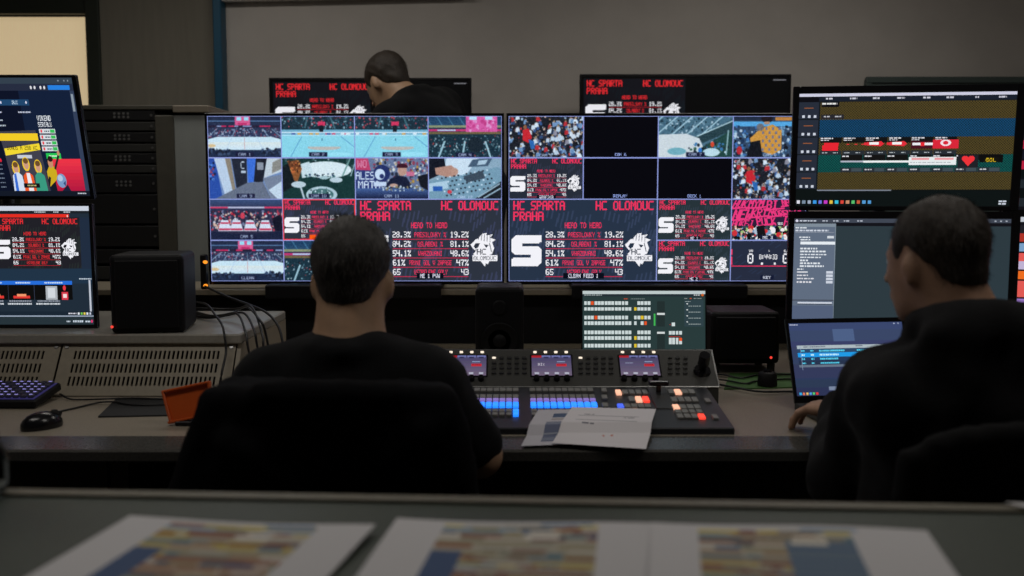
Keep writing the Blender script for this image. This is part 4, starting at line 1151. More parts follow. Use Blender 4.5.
for s in (-1.05, 1.02):
    MB().prism([loc2(cpt(s, -0.75)), loc2(cpt(s + 0.03, -0.75)), loc2(cpt(s + 0.03, -0.06)), loc2(cpt(s, -0.06))], 0, CZ - 0.03).build('side_panel', M['panel_brown'], ctr)

# ================================================================ screens
def display(name, label, cat, center, w, h, pic, base_z, yaw=0.0, tilt=0.0, bez=(0.008, 0.008, 0.008, 0.012), depth=0.03,
            group=None, stand='foot', housing='black', strength=1.0, foot_w=0.24, foot_d=0.2, arm=None, parts=True):
    """a flat screen: housing, bezel and lit picture, on its own foot or an arm"""
    root = thing(name, label, cat, (center[0], center[1], base_z), yaw, group)
    pm = Matrix.Translation((0, 0, center[2] - base_z)) @ Matrix.Rotation(tilt, 4, 'X')
    l, r, tp, bt = bez
    hs = MB().box((0, depth * 0.22, 0), (w, depth * 0.56, h), bev=min(0.004, depth / 6), seg=2, mtx=pm)
    hs.box((0, depth * 0.7, -0.02), (w * 0.6, depth * 0.5, h * 0.6), bev=depth * 0.1, mtx=pm)
    hs.build('housing', M[housing], root)
    b = MB()
    y = -depth * 0.10
    b.box((-w / 2 + l / 2, y, 0), (l, 0.006, h), bev=0.001, mtx=pm)
    b.box((w / 2 - r / 2, y, 0), (r, 0.006, h), bev=0.001, mtx=pm)
    b.box((0, y, h / 2 - tp / 2), (w - l - r, 0.006, tp), bev=0.001, mtx=pm)
    b.box((0, y, -h / 2 + bt / 2), (w - l - r, 0.006, bt), bev=0.001, mtx=pm)
    bz = b.build('bezel', M['gloss_black'], root)
    me = picture_mesh('screen', pic, w - l - r, h - tp - bt)
    me.transform(pm @ Matrix.Translation(((l - r) / 2, -depth * 0.06 - 0.0012, (bt - tp) / 2)))
    link('screen', me, screen_mat('screen_light_%.2f' % strength, strength), root)
    cz = center[2] - base_z
    if stand == 'foot':
        MB().box((0, 0.03, 0.007), (foot_w, foot_d, 0.014), bev=0.004).build('foot', M[housing], root)
        MB().box((0, depth * 0.9 + 0.015, (cz - 0.02) / 2 + 0.005), (0.07, 0.02, cz - 0.02), bev=0.004).build('neck', M[housing], root)
    elif stand == 'arm':
        mb = MB().box((0, depth * 0.95, cz), (0.1, 0.012, 0.1), bev=0.002)
        mb.box((0, depth * 0.95 + 0.05, cz), (0.04, 0.10, 0.04), bev=0.004)
        mb.build('mount', M['black'], root)
    return root

# two big multiview televisions on the bench
TVD = 3.60
for nm_pic, xa, xb, lab in ((multiview_a(), 207.5, 504, 'large multiview television with a column of rink views, behind the man in the black T-shirt'),
                            (multiview_b(), 506.5, 808, 'large multiview television with three black tiles in its grid, behind the mixing console')):
    a, b = W(xa, 113.3, TVD), W(xb, 284.3, TVD)
    a2, b2 = W(xa, 199, TVD), W(xb, 199, TVD)
    tv = display('multiview_television', lab, 'television', ((a2.x + b2.x) / 2, TVD, (a.z + b.z) / 2), b2.x - a2.x, a.z - b.z, nm_pic, BZ,
                 bez=(0.008, 0.008, 0.010, 0.012), depth=0.05, stand=None, housing='black')
    mb = MB().box((0, 0.02, 0.010), (0.62, 0.19, 0.02), bev=0.004)
    mb.box((0, -0.085, -0.004), (0.62, 0.02, 0.048), bev=0.004)
    mb.build('foot', M['black'], tv)
    MB().box((0, 0.05, 0.10), (0.3, 0.03, 0.18), bev=0.004).build('neck', M['black'], tv)

# two televisions on the back wall
for xa, xb, y0, d, lab in ((270, 471.5, 78, 4.70, 'wall television showing half a statistics card, partly hidden by the standing man'),
                           (579.5, 790, 74.3, 4.70, 'wall television showing half a statistics card, hanging behind the black-tiled multiview')):
    a, b = W(xa, y0 + 40, d), W(xb, y0 + 40, d)
    w = b.x - a.x
    h = w * 0.575
    top = W((xa + xb) / 2, y0, d).z
    tv = display('wall_television', lab, 'television', ((a.x + b.x) / 2, d, top - h / 2), w, h, back_screen(), top - h / 2, bez=(0.012, 0.012, 0.012, 0.016), depth=0.05, stand=None, strength=0.9)
    MB().box((0, (BACKY - d) / 2 + 0.02, 0), (0.3, BACKY - d - 0.04, 0.3), bev=0.004).build('wall_bracket', M['black'], tv)

# screens on the left shelf: two on one stand
SHZ = 0.892
LD = 2.90
def at(xr, yc, d): return W(xr, yc, d)
r1, r2 = W(86, 138.5, LD), W(95.5, 268.5, LD)
display('desk_monitor', 'screen showing a betting page with footballers, above the statistics card screen', 'monitor', (r1.x - 0.315, LD, r1.z), 0.63, 0.360, betting_page(), SHZ,
        tilt=math.radians(16), bez=(0.007, 0.012, 0.006, 0.010), stand='arm')
display('desk_monitor', 'screen showing the statistics card above a clip list, under the betting page screen', 'monitor', (r2.x - 0.315, LD, r2.z + 0.007), 0.63, 0.362, playout_page(), SHZ,
        tilt=math.radians(1), bez=(0.007, 0.010, 0.007, 0.010), stand='arm')
def pole_stand(x, y, z0, z1, label, arms):
    t = thing('monitor_stand', label, 'stand', (x, y, z0))
    MB().box((0, 0, 0.006), (0.28, 0.2, 0.012), bev=0.003).build('base_plate', M['black'], t)
    MB().cyl((0, 0, 0.01), (0, 0, z1 - z0), 0.018).build('pole', M['dark_grey'], t, True)
    for ax, az in arms:
        MB().box((ax / 2, -0.01, az - z0), (abs(ax) + 0.05, 0.045, 0.035), bev=0.004).build('arm', M['black'], t)
pole_stand(r1.x - 0.315, LD + 0.165, SHZ, 1.55, 'black pole stand behind the two screens on the left shelf', [(0, r1.z), (0, r2.z)])

# screens on the right shelf
RDIST = 2.78
def edge_display(xl, xr, ytop, h_m, yaw_deg, tilt_deg, pic, label, d=RDIST, w=None, strength=1.0):
    a, b = W(xl, ytop + 50, d), W(xr, ytop + 50, d)
    wm = w or (b.x - a.x) / math.cos(math.radians(yaw_deg))
    cx = (a.x + b.x) / 2 if w is None else a.x + wm / 2 * math.cos(math.radians(yaw_deg))
    top = W(xl, ytop, d).z
    return display('desk_monitor', label, 'monitor', (cx, d, top - h_m / 2), wm, h_m, pic, SHZ, yaw=math.radians(-yaw_deg), tilt=math.radians(tilt_deg),
                   bez=(0.016, 0.024, 0.020, 0.012), stand='arm', strength=strength), cx, top - h_m / 2
_, cxa, cza = edge_display(795.5, 1016, 85.5, 0.342, 7, 4, timeline_page(), 'screen showing a hatched yellow and blue timeline, above the editor screen')
_, cxb, czb = edge_display(790, 1013, 211.5, 0.342, 5, 0, editor_page(), 'screen showing a plain grey editor window with a side list, behind the laptop')
pole_stand(cxa - 0.005, RDIST + 0.17, SHZ, 1.5, 'black pole stand behind the timeline and editor screens', [(0, cza), (0, czb)])
def colour_page(seed):
    p = picture(120, 68, (20, 22, 28), 320, 180)
    rng = np.random.default_rng(seed)
    p.rect(0, 0, 320, 8, (190, 196, 206))
    pal = [(236, 110, 30), (170, 50, 36), (150, 120, 200), (30, 32, 40), (120, 160, 200), (220, 90, 80), (190, 180, 210)] if seed == 1 else [(22, 24, 30), (16, 18, 24), (26, 28, 36), (40, 44, 54), (14, 16, 20), (30, 32, 40), (200, 40, 70)]
    for r in range(11):
        for c in range(8):
            p.rect(4 + c * 39, 12 + r * 15, 37, 13.5, pal[int(rng.integers(len(pal)))])
    return p
_, cxc, czc = edge_display(1017, 1200, 84, 0.352, 14, 3, colour_page(2), 'dark screen with scattered red cells, next to the timeline screen', d=2.74, w=0.62, strength=0.8)
_, cxd, czd = edge_display(1013.5, 1200, 210, 0.342, 14, 0, colour_page(1), 'screen with orange, red and violet blocks, next to the editor screen', d=2.72, w=0.62)
pole_stand(cxc + 0.01, 2.74 + 0.18, SHZ, 1.5, 'black pole stand behind the screen with orange, red and violet blocks', [(0, cza), (0, czd)])

# small control screen behind the console
PD = 2.93
a, b = W(581.5, 290, PD), W(706, 352, PD)
pw_, ph_ = b.x - a.x, (b.x - a.x) * 0.585
display('control_screen', 'small screen showing rows of white switching keys, standing behind the console', 'monitor', ((a.x + b.x) / 2, PD, a.z - ph_ / 2), pw_, ph_, panel_page(), DZ,
        tilt=math.radians(-6), bez=(0.004, 0.004, 0.003, 0.012), depth=0.016, foot_w=0.2, foot_d=0.12, strength=0.85)

# ================================================================ laptop
LW, LH, LDP = 0.33, 0.222, 0.225
hinge = W(794, 405, 2.53)
lyaw = math.radians(7)
ux = Vector((math.cos(lyaw), math.sin(lyaw), 0)); uy = Vector((-math.sin(lyaw), math.cos(lyaw), 0))
lc = Vector((hinge.x, 2.53, 0)) + ux * (LW / 2) - uy * (LDP / 2)
lap = thing('laptop', 'open dark laptop showing a blue list, on the desk beside the console', 'laptop', (lc.x, lc.y, DZ), lyaw)
MB().box((0, 0, 0.010), (LW, LDP, 0.018), bev=0.004, seg=2).build('base', M['dark_grey'], lap)
kmesh = MB().box((0, 0, 0), (0.0165, 0.0155, 0.002), bev=0.0006).mesh('key')
for r in range(5):
    for c in range(15):
        o = link('key', kmesh, M['black'], lap)
        o.location = ((c - 7) * 0.0195, 0.083 - r * 0.019, 0.0197)
MB().box((0, -0.062, 0.0193), (0.105, 0.07, 0.0012), bev=0.0005).build('touchpad', M['black'], lap)
lm = Matrix.Translation((0, LDP / 2 - 0.004, 0.018)) @ Matrix.Rotation(math.radians(-21), 4, 'X') @ Matrix.Translation((0, 0, LH / 2))
lid = MB().box((0, 0.003, 0), (LW, 0.006, LH), bev=0.002, seg=2, mtx=lm).build('lid', M['dark_grey'], lap)
b = MB()
for s in (-1, 1): b.box((s * (LW / 2 - 0.004), -0.001, 0), (0.008, 0.004, LH), mtx=lm)
b.box((0, -0.001, LH / 2 - 0.006), (LW - 0.016, 0.004, 0.012), mtx=lm); b.box((0, -0.001, -LH / 2 + 0.009), (LW - 0.016, 0.004, 0.018), mtx=lm)
b.build('bezel', M['gloss_black'], lid)
me = picture_mesh('screen', laptop_page(), LW - 0.016, LH - 0.03)
me.transform(lm @ Matrix.Translation((0, -0.0016, 0.003)))
link('screen', me, screen_mat('screen_light_1.00', 1.0), lid)
MB().cyl((-0.1, LDP / 2 - 0.004, 0.018), (0.1, LDP / 2 - 0.004, 0.018), 0.006).build('hinge', M['black'], lap)

# ================================================================ mixing console
MX0, MX1 = -0.36, 0.513
D0, D1, D2 = Vector((0, 2.266, 0.745)), Vector((0, 2.606, 0.775)), Vector((0, 2.716, 0.858))
con = thing('mixing_console', 'wide black video mixing console with lit key rows and three small displays', 'console', ((MX0 + MX1) / 2, 2.5, DZ))
OX, OY, OZ = (MX0 + MX1) / 2, 2.5, DZ
def PL(p): return Vector((p[0] - OX, p[1] - OY, p[2] - OZ))
mb = MB().profile_x([(y - OY, z - OZ) for y, z in ((2.264, DZ), (2.265, 0.743), (2.269, 0.7453), (2.611, 0.7755), (2.611, DZ))], MX0 - OX, MX1 - OX)
mb.build('deck', M['mixer_deck'], con)
UX0, UX1 = MX0 - 0.03, 0.546
mb = MB().profile_x([(y - OY, z - OZ) for y, z in ((2.606, DZ), (2.606, 0.774), (2.609, 0.778), (2.713, 0.856), (2.719, 0.858), (2.765, 0.846), (2.80, 0.79), (2.80, DZ))], UX0 - OX, UX1 - OX)
mb.build('upper_housing', M['mixer_top'], con)
mb = MB().tube([PL(p) for p in bez([(UX1 + 0.001, 2.605, 0.7755), (UX1 + 0.001, 2.714, 0.857)], 5)], 0.0022, 6)
mb.tube([PL((UX0, 2.605, 0.7755)), PL((UX1, 2.605, 0.7755))], 0.0016, 6)
mb.build('silver_edge', M['silver'], con)

def plane_hit(p0, p1):
    v = (p1 - p0).normalized(); n = Vector((1, 0, 0)).cross(v)
    def hit(x, y):
        r = ray(x, y)
        return CO + r * ((p0 - CO).dot(n) / r.dot(n))
    m = Matrix(((1, 0, 0), (0, v.y, n.y), (0, v.z, n.z)))
    return hit, m, n
hit_d, mat_d, n_d = plane_hit(D0, D1)
hit_u, mat_u, n_u = plane_hit(Vector((0, 2.608, 0.777)), Vector((0, 2.714, 0.857)))
btn_meshes = {}
def button(x, y, mname, wpx=5.2, hpx=4.6, hit=hit_d, mt=mat_d, n=n_d, parent=None, name='button', tall=0.007):
    p = hit(x, y)
    q1, q2 = hit(x - wpx / 2, y), hit(x, y + hpx / 2)
    w, d = abs(p.x - q1.x) * 2, (p - q2).length * 2
    key = (mname, round(w, 3), round(d, 3), tall)
    if key not in btn_meshes:
        btn_meshes[key] = MB().box((0, 0, tall / 2 - 0.001), (key[1], key[2], tall), bev=0.0012).mesh(name)
    o = link(name, btn_meshes[key], M[mname], parent or con)
    o.location = PL(p)
    o.rotation_euler = mt.to_euler()
    return o
ROWS = [(391.2, ['btn_dark'], 3.0), (398, ['btn_dark'], 3.4), (400.9, ['btn_purple'], 1.5), (406, ['btn_cyan'], 4.2), (412.2, ['btn_dark'], 2.6), (415.6, ['btn_dark'], 2.4)]
for ry, ms, hp in ROWS:
    sc_ = (ry - 360) / 46.0
    for bank, (xa, n_) in enumerate(((533.5, 10), (455, 10))):
        for k in range(n_):
            # a bank fans out towards the front as it nears the viewer
            X = hit_d(xa + k * 6.75, 406).x
            px = 512 + (xa + k * 6.75 - 512) * (hit_d(512, 406).y / hit_d(512, ry).y)
            m_ = ms[0]
            if bank == 1 and k == 9 and ry > 410: m_ = 'btn_cyan'
            if bank == 1 and k < 1: continue
            button(px, ry, m_, 5.6, hp)
for x, y, m_ in [(604, 391.5, 'btn_grey'), (604.5, 398.5, 'btn_grey'), (605, 406.5, 'btn_dark')]:
    button(x, y, m_, 5.5, 3.6)
for k in range(5): button(618.5 + k * 6.6, 393.5, 'btn_orange' if k == 0 else 'btn_dark', 5.6, 3.8)
for k in range(3): button(631.5 + k * 7.2, 400.5, ('btn_dark', 'btn_orange', 'btn_red')[k], 6.0, 4.6)
for k in range(5): button(620.5 + k * 6.8, 407.3, 'btn_blue' if k == 0 else 'btn_dark', 6.0, 3.4)
for k in range(5): button(621.5 + k * 6.8, 412.3, 'btn_orange' if k == 2 else 'btn_dark', 6.0, 3.4)
for k in range(4): button(671 + k * 6.8, 393.0, 'btn_orange' if k == 1 else 'btn_dark', 6.0, 3.8)
for k in range(4): button(674 + k * 6.9, 401.0, 'btn_grey', 6.0, 4.2)
for k in range(4): button(676 + k * 7.0, 408.3, 'btn_orange' if k == 0 else 'btn_dark', 6.0, 3.8)
for k in range(4): button(678 + k * 7.1, 413.0, 'btn_dark', 6.0, 3.0)
for k in range(4): button(680 + k * 7.2, 417.6, 'btn_red' if k == 3 else 'btn_grey', 6.2, 3.8)
button(707.5, 401.8, 'btn_grey', 5.0, 3.4); button(715, 418.3, 'btn_grey', 5.6, 3.6)
# fader lever
fp = hit_d(661, 398)
fd = MB()
fd.box(PL(fp) + Vector((0, 0.0, 0.001)), (0.05, 0.19, 0.004), rot=(math.atan2(0.030, 0.340), 0, 0), bev=0.001)
fd.build('fader_track', M['btn_black'], con)
fl = MB().box(PL(fp) + Vector((0, 0.045, 0.014)), (0.012, 0.012, 0.03), bev=0.002)
fl.box(PL(fp) + Vector((0, 0.043, 0.03)), (0.052, 0.018, 0.013), bev=0.004, seg=2)
fl.build('fader_lever', M['gloss_black'], con)
# displays, knobs, keypads and lights of the upper panel
for k, (xa, xb) in enumerate(((447.5, 486), (531.5, 572), (619, 660.5))):
    pa, pb = hit_u(xa, 356), hit_u(xb, 376)
    w, h = pb.x - pa.x, (Vector((0, pa.y, pa.z)) - Vector((0, pb.y, pb.z))).length
    c = (pa + pb) / 2
    me = picture_mesh('display', deck_display(k), w, h)
    me.transform(Matrix.Rotation(-math.pi / 2, 4, 'X'))
    o = link('display', me, screen_mat('screen_light_0.70', 0.70), con)
    o.location = PL(c) + n_u * 0.0022
    o.rotation_euler = mat_u.to_euler()
    fr_ = MB().box((0, 0, 0.0008), (w + 0.008, h + 0.008, 0.0016), bev=0.0005).build('display_frame', M['gloss_black'], con)
    fr_.location = PL(c); fr_.rotation_euler = mat_u.to_euler()
    for j in range(4):
        xk = xa + 5 + j * (xb - xa - 10) / 3
        p = hit_u(xk, 379.5)
        kb = MB().cyl((0, 0, 0), (0, 0, 0.012), 0.0085, 0.0075, 14).build('knob', M['gloss_black'], con, False)
        kb.location = PL(p); kb.rotation_euler = mat_u.to_euler()
        button(xa + 3.5 + j * 10.4, 352.2, 'led_white', 3.2, 2.2, hit_u, mat_u, n_u, name='indicator_light', tall=0.003)
for x0_, nc in ((494, 5), (580.5, 5), (670, 3)):
    for c in range(nc):
        for r in range(4):
            button(x0_ + c * 7.6, 358 + r * 5, 'led_white' if (c == 0 and r == 0 and nc == 5) else 'btn_black', 4.4 if not (c == 0 and r == 0) else 3.8, 2.6 if not (c == 0 and r == 0) else 1.6, hit_u, mat_u, n_u, name='keypad_button', tall=0.004)
jp = hit_u(702, 371)
j = MB().cyl((0, 0, 0), (0, 0, 0.008), 0.024, 0.020, 20)
j.cyl((0, 0, 0.006), (0, 0, 0.03), 0.009, 0.010, 14); j.cyl((0, 0, 0.028), (0, 0, 0.062), 0.0155, 0.014, 16)
jo = j.build('joystick', M['gloss_black'], con)
jo.location = PL(jp); jo.rotation_euler = mat_u.to_euler()
for i in range(4):
    MB().cyl((((-1) ** i) * 0.4, -0.12 + 0.3 * (i // 2), -0.0), (((-1) ** i) * 0.4, -0.12 + 0.3 * (i // 2), 0.004), 0.012).build('foot', M['pad'], con)

# ================================================================ loudspeakers
def speaker(label, c, size, yaw, led=None, lying=False, feet=0.0, grille=True):
    """studio loudspeaker: cabinet, woofer and tweeter, rubber feet"""
    w, d, h = size
    t = thing('loudspeaker', label, 'loudspeaker', c, yaw)
    MB().box((0, 0, h / 2 + feet), (w, d, h), bev=0.014, seg=3).build('cabinet', M['speaker'], t)
    if grille:
        MB().box((0, -d / 2 - 0.002, h / 2 + feet), (w - 0.03, 0.008, h - 0.03), bev=0.003).build('grille', M['speaker'], t)
    wx, wz, tx, tz = (0, h * 0.36 + feet, 0, h * 0.76 + feet) if not lying else (-w * 0.18, h * 0.5 + feet, w * 0.28, h * 0.5 + feet)
    rw = min(w, h) * 0.36
    mb = MB()
    prof = [(rw * 1.08, 0.0), (rw * 1.08, 0.004), (rw, 0.006), (rw * 0.9, 0.001), (rw * 0.4, -0.001), (rw * 0.3, 0.004), (rw * 0.02, 0.007)]
    mb.lathe(prof, n=28)
    me = mb.mesh('woofer'); me.transform(Matrix.Translation((wx, -d / 2, wz)) @ Matrix.Rotation(math.pi / 2, 4, 'X'))
    if not grille: link('woofer', me, M['speaker'], t, True)
    mb = MB().lathe([(rw * 0.45, 0.0), (rw * 0.45, 0.003), (rw * 0.3, 0.004), (rw * 0.15, 0.002), (rw * 0.02, 0.004)], n=20)
    me = mb.mesh('tweeter'); me.transform(Matrix.Translation((tx, -d / 2, tz)) @ Matrix.Rotation(math.pi / 2, 4, 'X'))
    if not grille: link('tweeter', me, M['speaker'], t, True)
    if led:
        MB().ball((led[0], -d / 2 - (0.007 if grille else 0.001), led[1] + feet), 0.0042, 8).build('status_light', M['led_red'], t)
    if feet:
        for sx in (-1, 1):
            for sy in (-1, 1):
                MB().cyl((sx * w * 0.4, sy * d * 0.38, 0), (sx * w * 0.4, sy * d * 0.38, feet + 0.004), 0.012).build('foot', M['pad'], t)
    return t
p = W(153, 333, 2.87)
speaker('large black loudspeaker with a red light on the left shelf', (p.x, 2.895, SHZ), (0.200, 0.22, 0.222), math.radians(9), led=(-0.095, 0.022))
p = W(499.5, 340, 3.10)
speaker('slim upright black loudspeaker behind the console, below the televisions', (p.x, 3.20, DZ), (0.152, 0.19, W(499, 287.5, 3.105).z - DZ), 0, grille=False)
p = W(745, 366, 3.05)
speaker('wide black loudspeaker lying on its side with a red light, beside the laptop', (p.x, 3.15, DZ), (0.214, 0.20, W(745, 312, 3.05).z - DZ - 0.03), 0, led=(0.078, 0.022), lying=True, feet=0.03)

# power strip with two amber lights beside the left television
p1_, p2_ = W(205.8, 262, 3.565), W(206.2, 285.5, 3.565)
t = thing('power_strip', 'narrow black power strip with two amber lights beside the left multiview television', 'power strip', (p1_.x - 0.009, 3.575, BZ))
MB().box((0, 0, 0.062), (0.022, 0.03, 0.124), bev=0.004).build('case', M['black'], t)
for pp in (p1_, p2_):
    MB().ball((pp.x - t.location.x, -0.016, max(pp.z, BZ + 0.012) - BZ), (0.0085, 0.004, 0.0062), 10).build('amber_light', M['led_orange'], t)

# ================================================================ small things on the desk
# keyboard
kx = W(57, 392, 2.66).x
kb = thing('keyboard', 'black keyboard with blue violet lit keys in front of the slotted panels', 'keyboard', (kx - 0.222, 2.618, DZ + 0.002), math.radians(-1))
kmx = Matrix.Rotation(math.radians(7.5), 4, 'X')
MB().box((0, 0, 0.020), (0.444, 0.150, 0.022), bev=0.004, mtx=kmx).build('case', M['black'], kb)
MB().box((0, 0, 0.0318), (0.432, 0.132, 0.0012), mtx=kmx).build('glow_plate', M['key_glow'], kb)
for s_ in (-1, 1): MB().box((s_ * 0.18, 0.06, 0.0118), (0.03, 0.012, 0.0275)).build('foot', M['black'], kb)
kk = MB().box((0, 0, 0), (0.0155, 0.0155, 0.008), bev=0.002).mesh('key')
kl = MB().box((-0.001, 0.001, 0.0042), (0.0085, 0.0032, 0.0006)).mesh('legend')
for r in range(6):
    for c in range(22):
        o = link('key', kk, M['key_lit'], kb)
        lg = link('legend', kl, M['key_legend'], o) if (r * 7 + c * 3) % 5 else None
        o.matrix_local = kmx @ Matrix.Translation(((c - 10.5) * 0.0194, 0.054 - r * 0.0215, 0.0362))
# mouse
p = G(40, 429, DZ)
ms = thing('computer_mouse', 'black wired mouse on the desk in front of the lit keyboard', 'mouse', (p.x, p.y + 0.01, DZ), math.radians(-38))
mb = MB().ball((0, 0, 0.008), (0.031, 0.050, 0.032), 20)
bmesh.ops.bisect_plane(mb.bm, geom=mb.bm.verts[:] + mb.bm.edges[:] + mb.bm.faces[:], plane_co=(0, 0, 0.0), plane_no=(0, 0, -1), clear_outer=True)
mb.build('shell', M['gloss_black'], ms, True)
MB().cyl((-0.004, 0.032, 0.031), (0.004, 0.032, 0.031), 0.009, n=14).build('scroll_wheel', M['dark_grey'], ms)
MB().box((0, 0.036, 0.030), (0.0012, 0.028, 0.010), rot=(math.radians(-24), 0, 0)).build('button_seam', M['pad'], ms)
def cable(label, pts, r=0.0026, group=None, n=8, m='cable'):
    o = MB().tube(bez(pts, n), r, 6).build('cable', M[m], None, True)
    return tag(o, label, 'cable', group)
def gd(x, y, dz=0.003): return G(x, y, DZ + dz)
cable('thin black mouse cable curling over the desk to the slotted panels', [gd(53, 416, 0.012), gd(58, 412, 0.0035), gd(75, 408, 0.0035), gd(92, 404, 0.0035), gd(103, 402, 0.0075), gd(116, 402, 0.0075), gd(126, 404, 0.0075), gd(142, 405, 0.0075), gd(160, 404.5, 0.0075), gd(186, 403.5, 0.0045)])
cable('thin black keyboard cable running along the foot of the slotted panels', [W(60, 394, 2.67), gd(70, 399, 0.005), gd(86, 399.5, 0.0045), gd(104, 399, 0.0075), gd(124, 398.2, 0.0075), gd(138, 398.2, 0.0075), gd(156, 398.8, 0.0075), gd(176, 399.5, 0.0045)])
pc = [G(98, 417, DZ + 0.002), G(172, 415.5, DZ + 0.002), G(174, 398.5, DZ + 0.002), G(117, 398.5, DZ + 0.002)]
o = MB().prism([(q.x, q.y) for q in pc], DZ, DZ + 0.004).build('mouse_pad', M['pad'])
tag(o, 'flat black pad on the desk beside the orange tray', 'mouse pad')

# orange tray on a black block
oc = W(187, 402.5, 2.365)
tr = thing('orange_tray', 'orange plastic tray tipped up on a black block, beside the draped chair', 'tray', (oc.x, 2.365, DZ), 0)
tm = Matrix.Translation((0.004, 0, oc.z - DZ)) @ Matrix.Rotation(math.radians(12), 4, 'Y').inverted() @ Matrix.Rotation(math.radians(-14), 4, 'X')
mb = MB()
tw, th_, td = 0.112, 0.082, 0.014
mb.box((0, 0.004, 0), (tw - 0.008, 0.004, th_ - 0.008), mtx=tm)
for s_ in (-1, 1):
    mb.box((s_ * (tw / 2 - 0.003), 0, 0), (0.006, td, th_), rot=(0, math.radians(6 * s_), 0), bev=0.0015, mtx=tm)
    mb.box((0, 0, s_ * (th_ / 2 - 0.003)), (tw, td, 0.006), bev=0.0015, mtx=tm)
mb.build('tray', M['orange'], tr)
MB().box((0.012, 0.006, 0.006), (0.075, 0.05, 0.012), bev=0.003).build('block', M['black'], tr)

# green board, black puck and cables at the console's right
q = [G(724, 390, DZ), G(800, 388, DZ), G(800, 374, DZ), G(730, 374, DZ)]
o = MB().prism([(v.x, v.y) for v in q], DZ, DZ + 0.004).build('green_board', M['green_mat'])
tag(o, 'flat green board on the desk under the wide loudspeaker', 'board')
p = G(769, 387, DZ + 0.004)
t = thing('talkback_puck', 'small round black box on the green board beside the laptop', 'talkback box', (p.x, p.y + 0.02, DZ + 0.004))
MB().lathe([(0.027, 0), (0.028, 0.004), (0.026, 0.036), (0.022, 0.040), (0.004, 0.041)], n=20).build('body', M['speaker'], t, True)
MB().cyl((0, 0, 0.039), (0, 0, 0.046), 0.013, 0.012, 14).build('knob', M['gloss_black'], t)
g = 'black cables at the right of the console'
cable('black cable on the green board, next to the wide loudspeaker', [gd(700, 374, .0045), gd(722, 374.5, .0075), gd(740, 378, .0085), gd(757, 375, .0085), gd(775, 374, .0085), gd(798, 374.5, .0085)], 0.003, g)
cable('thick black cable along the front edge of the green board', [gd(702, 381, .0045), gd(722, 385, .0085), gd(738, 388, .0095), gd(760, 391.5, .0085), gd(792, 391.5, .0045), gd(808, 391, .0045)], 0.0035, g)
cable('black cable across the middle of the green board', [gd(702, 377.5, .0045), gd(724, 380, .0085), gd(745, 383.5, .0085), gd(757, 381, .0085), gd(785, 379, .0085), gd(806, 379, .0085)], 0.003, g)

# cables over the end of the left shelf
g = 'black cables over the end of the left shelf'
def gs(x, y, dz=0.004): return G(x, y, SHZ) + Vector((0, 0, dz))
bdl = [((204, 319), (228, 317), (246, 313), (259, 319), (266, 335)), ((208, 320.5), (226, 320), (244, 322), (254, 330), (257, 345)),
       ((209, 321.5), (222, 322), (238, 326), (246, 334), (248, 347)), ((206, 317), (236, 318), (252, 325), (262, 334), (264, 350))]
for i, bb in enumerate(bdl):
    h_ = 0.0042 + 0.0075 * i
    pts = [gs(186, 313.2 + 0.7 * i, h_), gs(*bb[0], h_), gs(bb[1][0], bb[1][1], h_ + .002), gs(bb[2][0], bb[2][1], 0.016 + h_ + (0.012 if i == 3 else 0)), W(bb[3][0], bb[3][1], 2.86 - 0.02 * i), W(bb[4][0], bb[4][1], 2.83 - 0.02 * i)]
    e = pts[-1].copy(); e.z = DZ + 0.01; e.x += 0.02
    cable('black cable bundled over the shelf end beside the seated man', pts + [e], 0.0035, g)
cable('thin black cable standing up in front of the slotted panel and down to the desk', [gs(188, 312, .036), gs(206, 315, .036), W(216, 316, 2.92), W(222, 325, 2.79), W(224.5, 336, 2.758), W(226, 352, 2.745), W(222, 372, 2.70), gd(218, 396)], 0.0035)
cable('black cable slanting down from the left television to the shelf end', [Vector((W(206, 288, 3.56).x, 3.548, BZ + 0.012)), W(228, 297, 3.38), W(250, 305, 3.22), W(267, 313, 3.12), W(278, 326, 3.06), W(283, 345, 3.03), W(284, 366, 3.02), Vector((W(284, 366, 3.02).x + .01, 3.02, DZ + .004))], 0.004)
# sheets on the console
def sheet(label, TL, TR, BR, BL, pic, bend=None, group=None, n=(66, 46)):
    """a printed sheet spanned between four corners"""
    a = pic.a
    H, Wd = a.shape[:2]
    nx, ny = min(n[0], Wd), min(n[1], H)
    vs, fs, cols = [], [], []
    def P(u, v):
        p = TL * (1 - u) * (1 - v) + TR * u * (1 - v) + BR * u * v + BL * (1 - u) * v
        return p + (bend(u, v) if bend else Vector((0, 0, 0)))
    c0 = P(0.5, 0.5)
    for j in range(ny + 1):
        for i in range(nx + 1):
            vs.append(P(i / nx, j / ny) - c0)
    for j in range(ny):
        for i in range(nx):
            k = j * (nx + 1) + i
            fs.append((k, k + nx + 1, k + nx + 2, k + 1))
            cols.append(a[int((j + 0.5) / ny * H), int((i + 0.5) / nx * Wd)])
    me = bpy.data.meshes.new('sheet')
    me.from_pydata([v.to_tuple() for v in vs], [], fs)
    at_ = me.color_attributes.new('pixel', 'FLOAT_COLOR', 'CORNER')
    rgba = np.ones((len(fs), 4, 4), np.float32)
    rgba[:, :, :3] = srgb(np.array(cols))[:, None, :]
    at_.data.foreach_set('color', rgba.ravel())
    o = link('printed_sheet', me, screen_mat('printed_paper', gloss=False))
    o.location = c0
    return tag(o, label, 'paper', group)

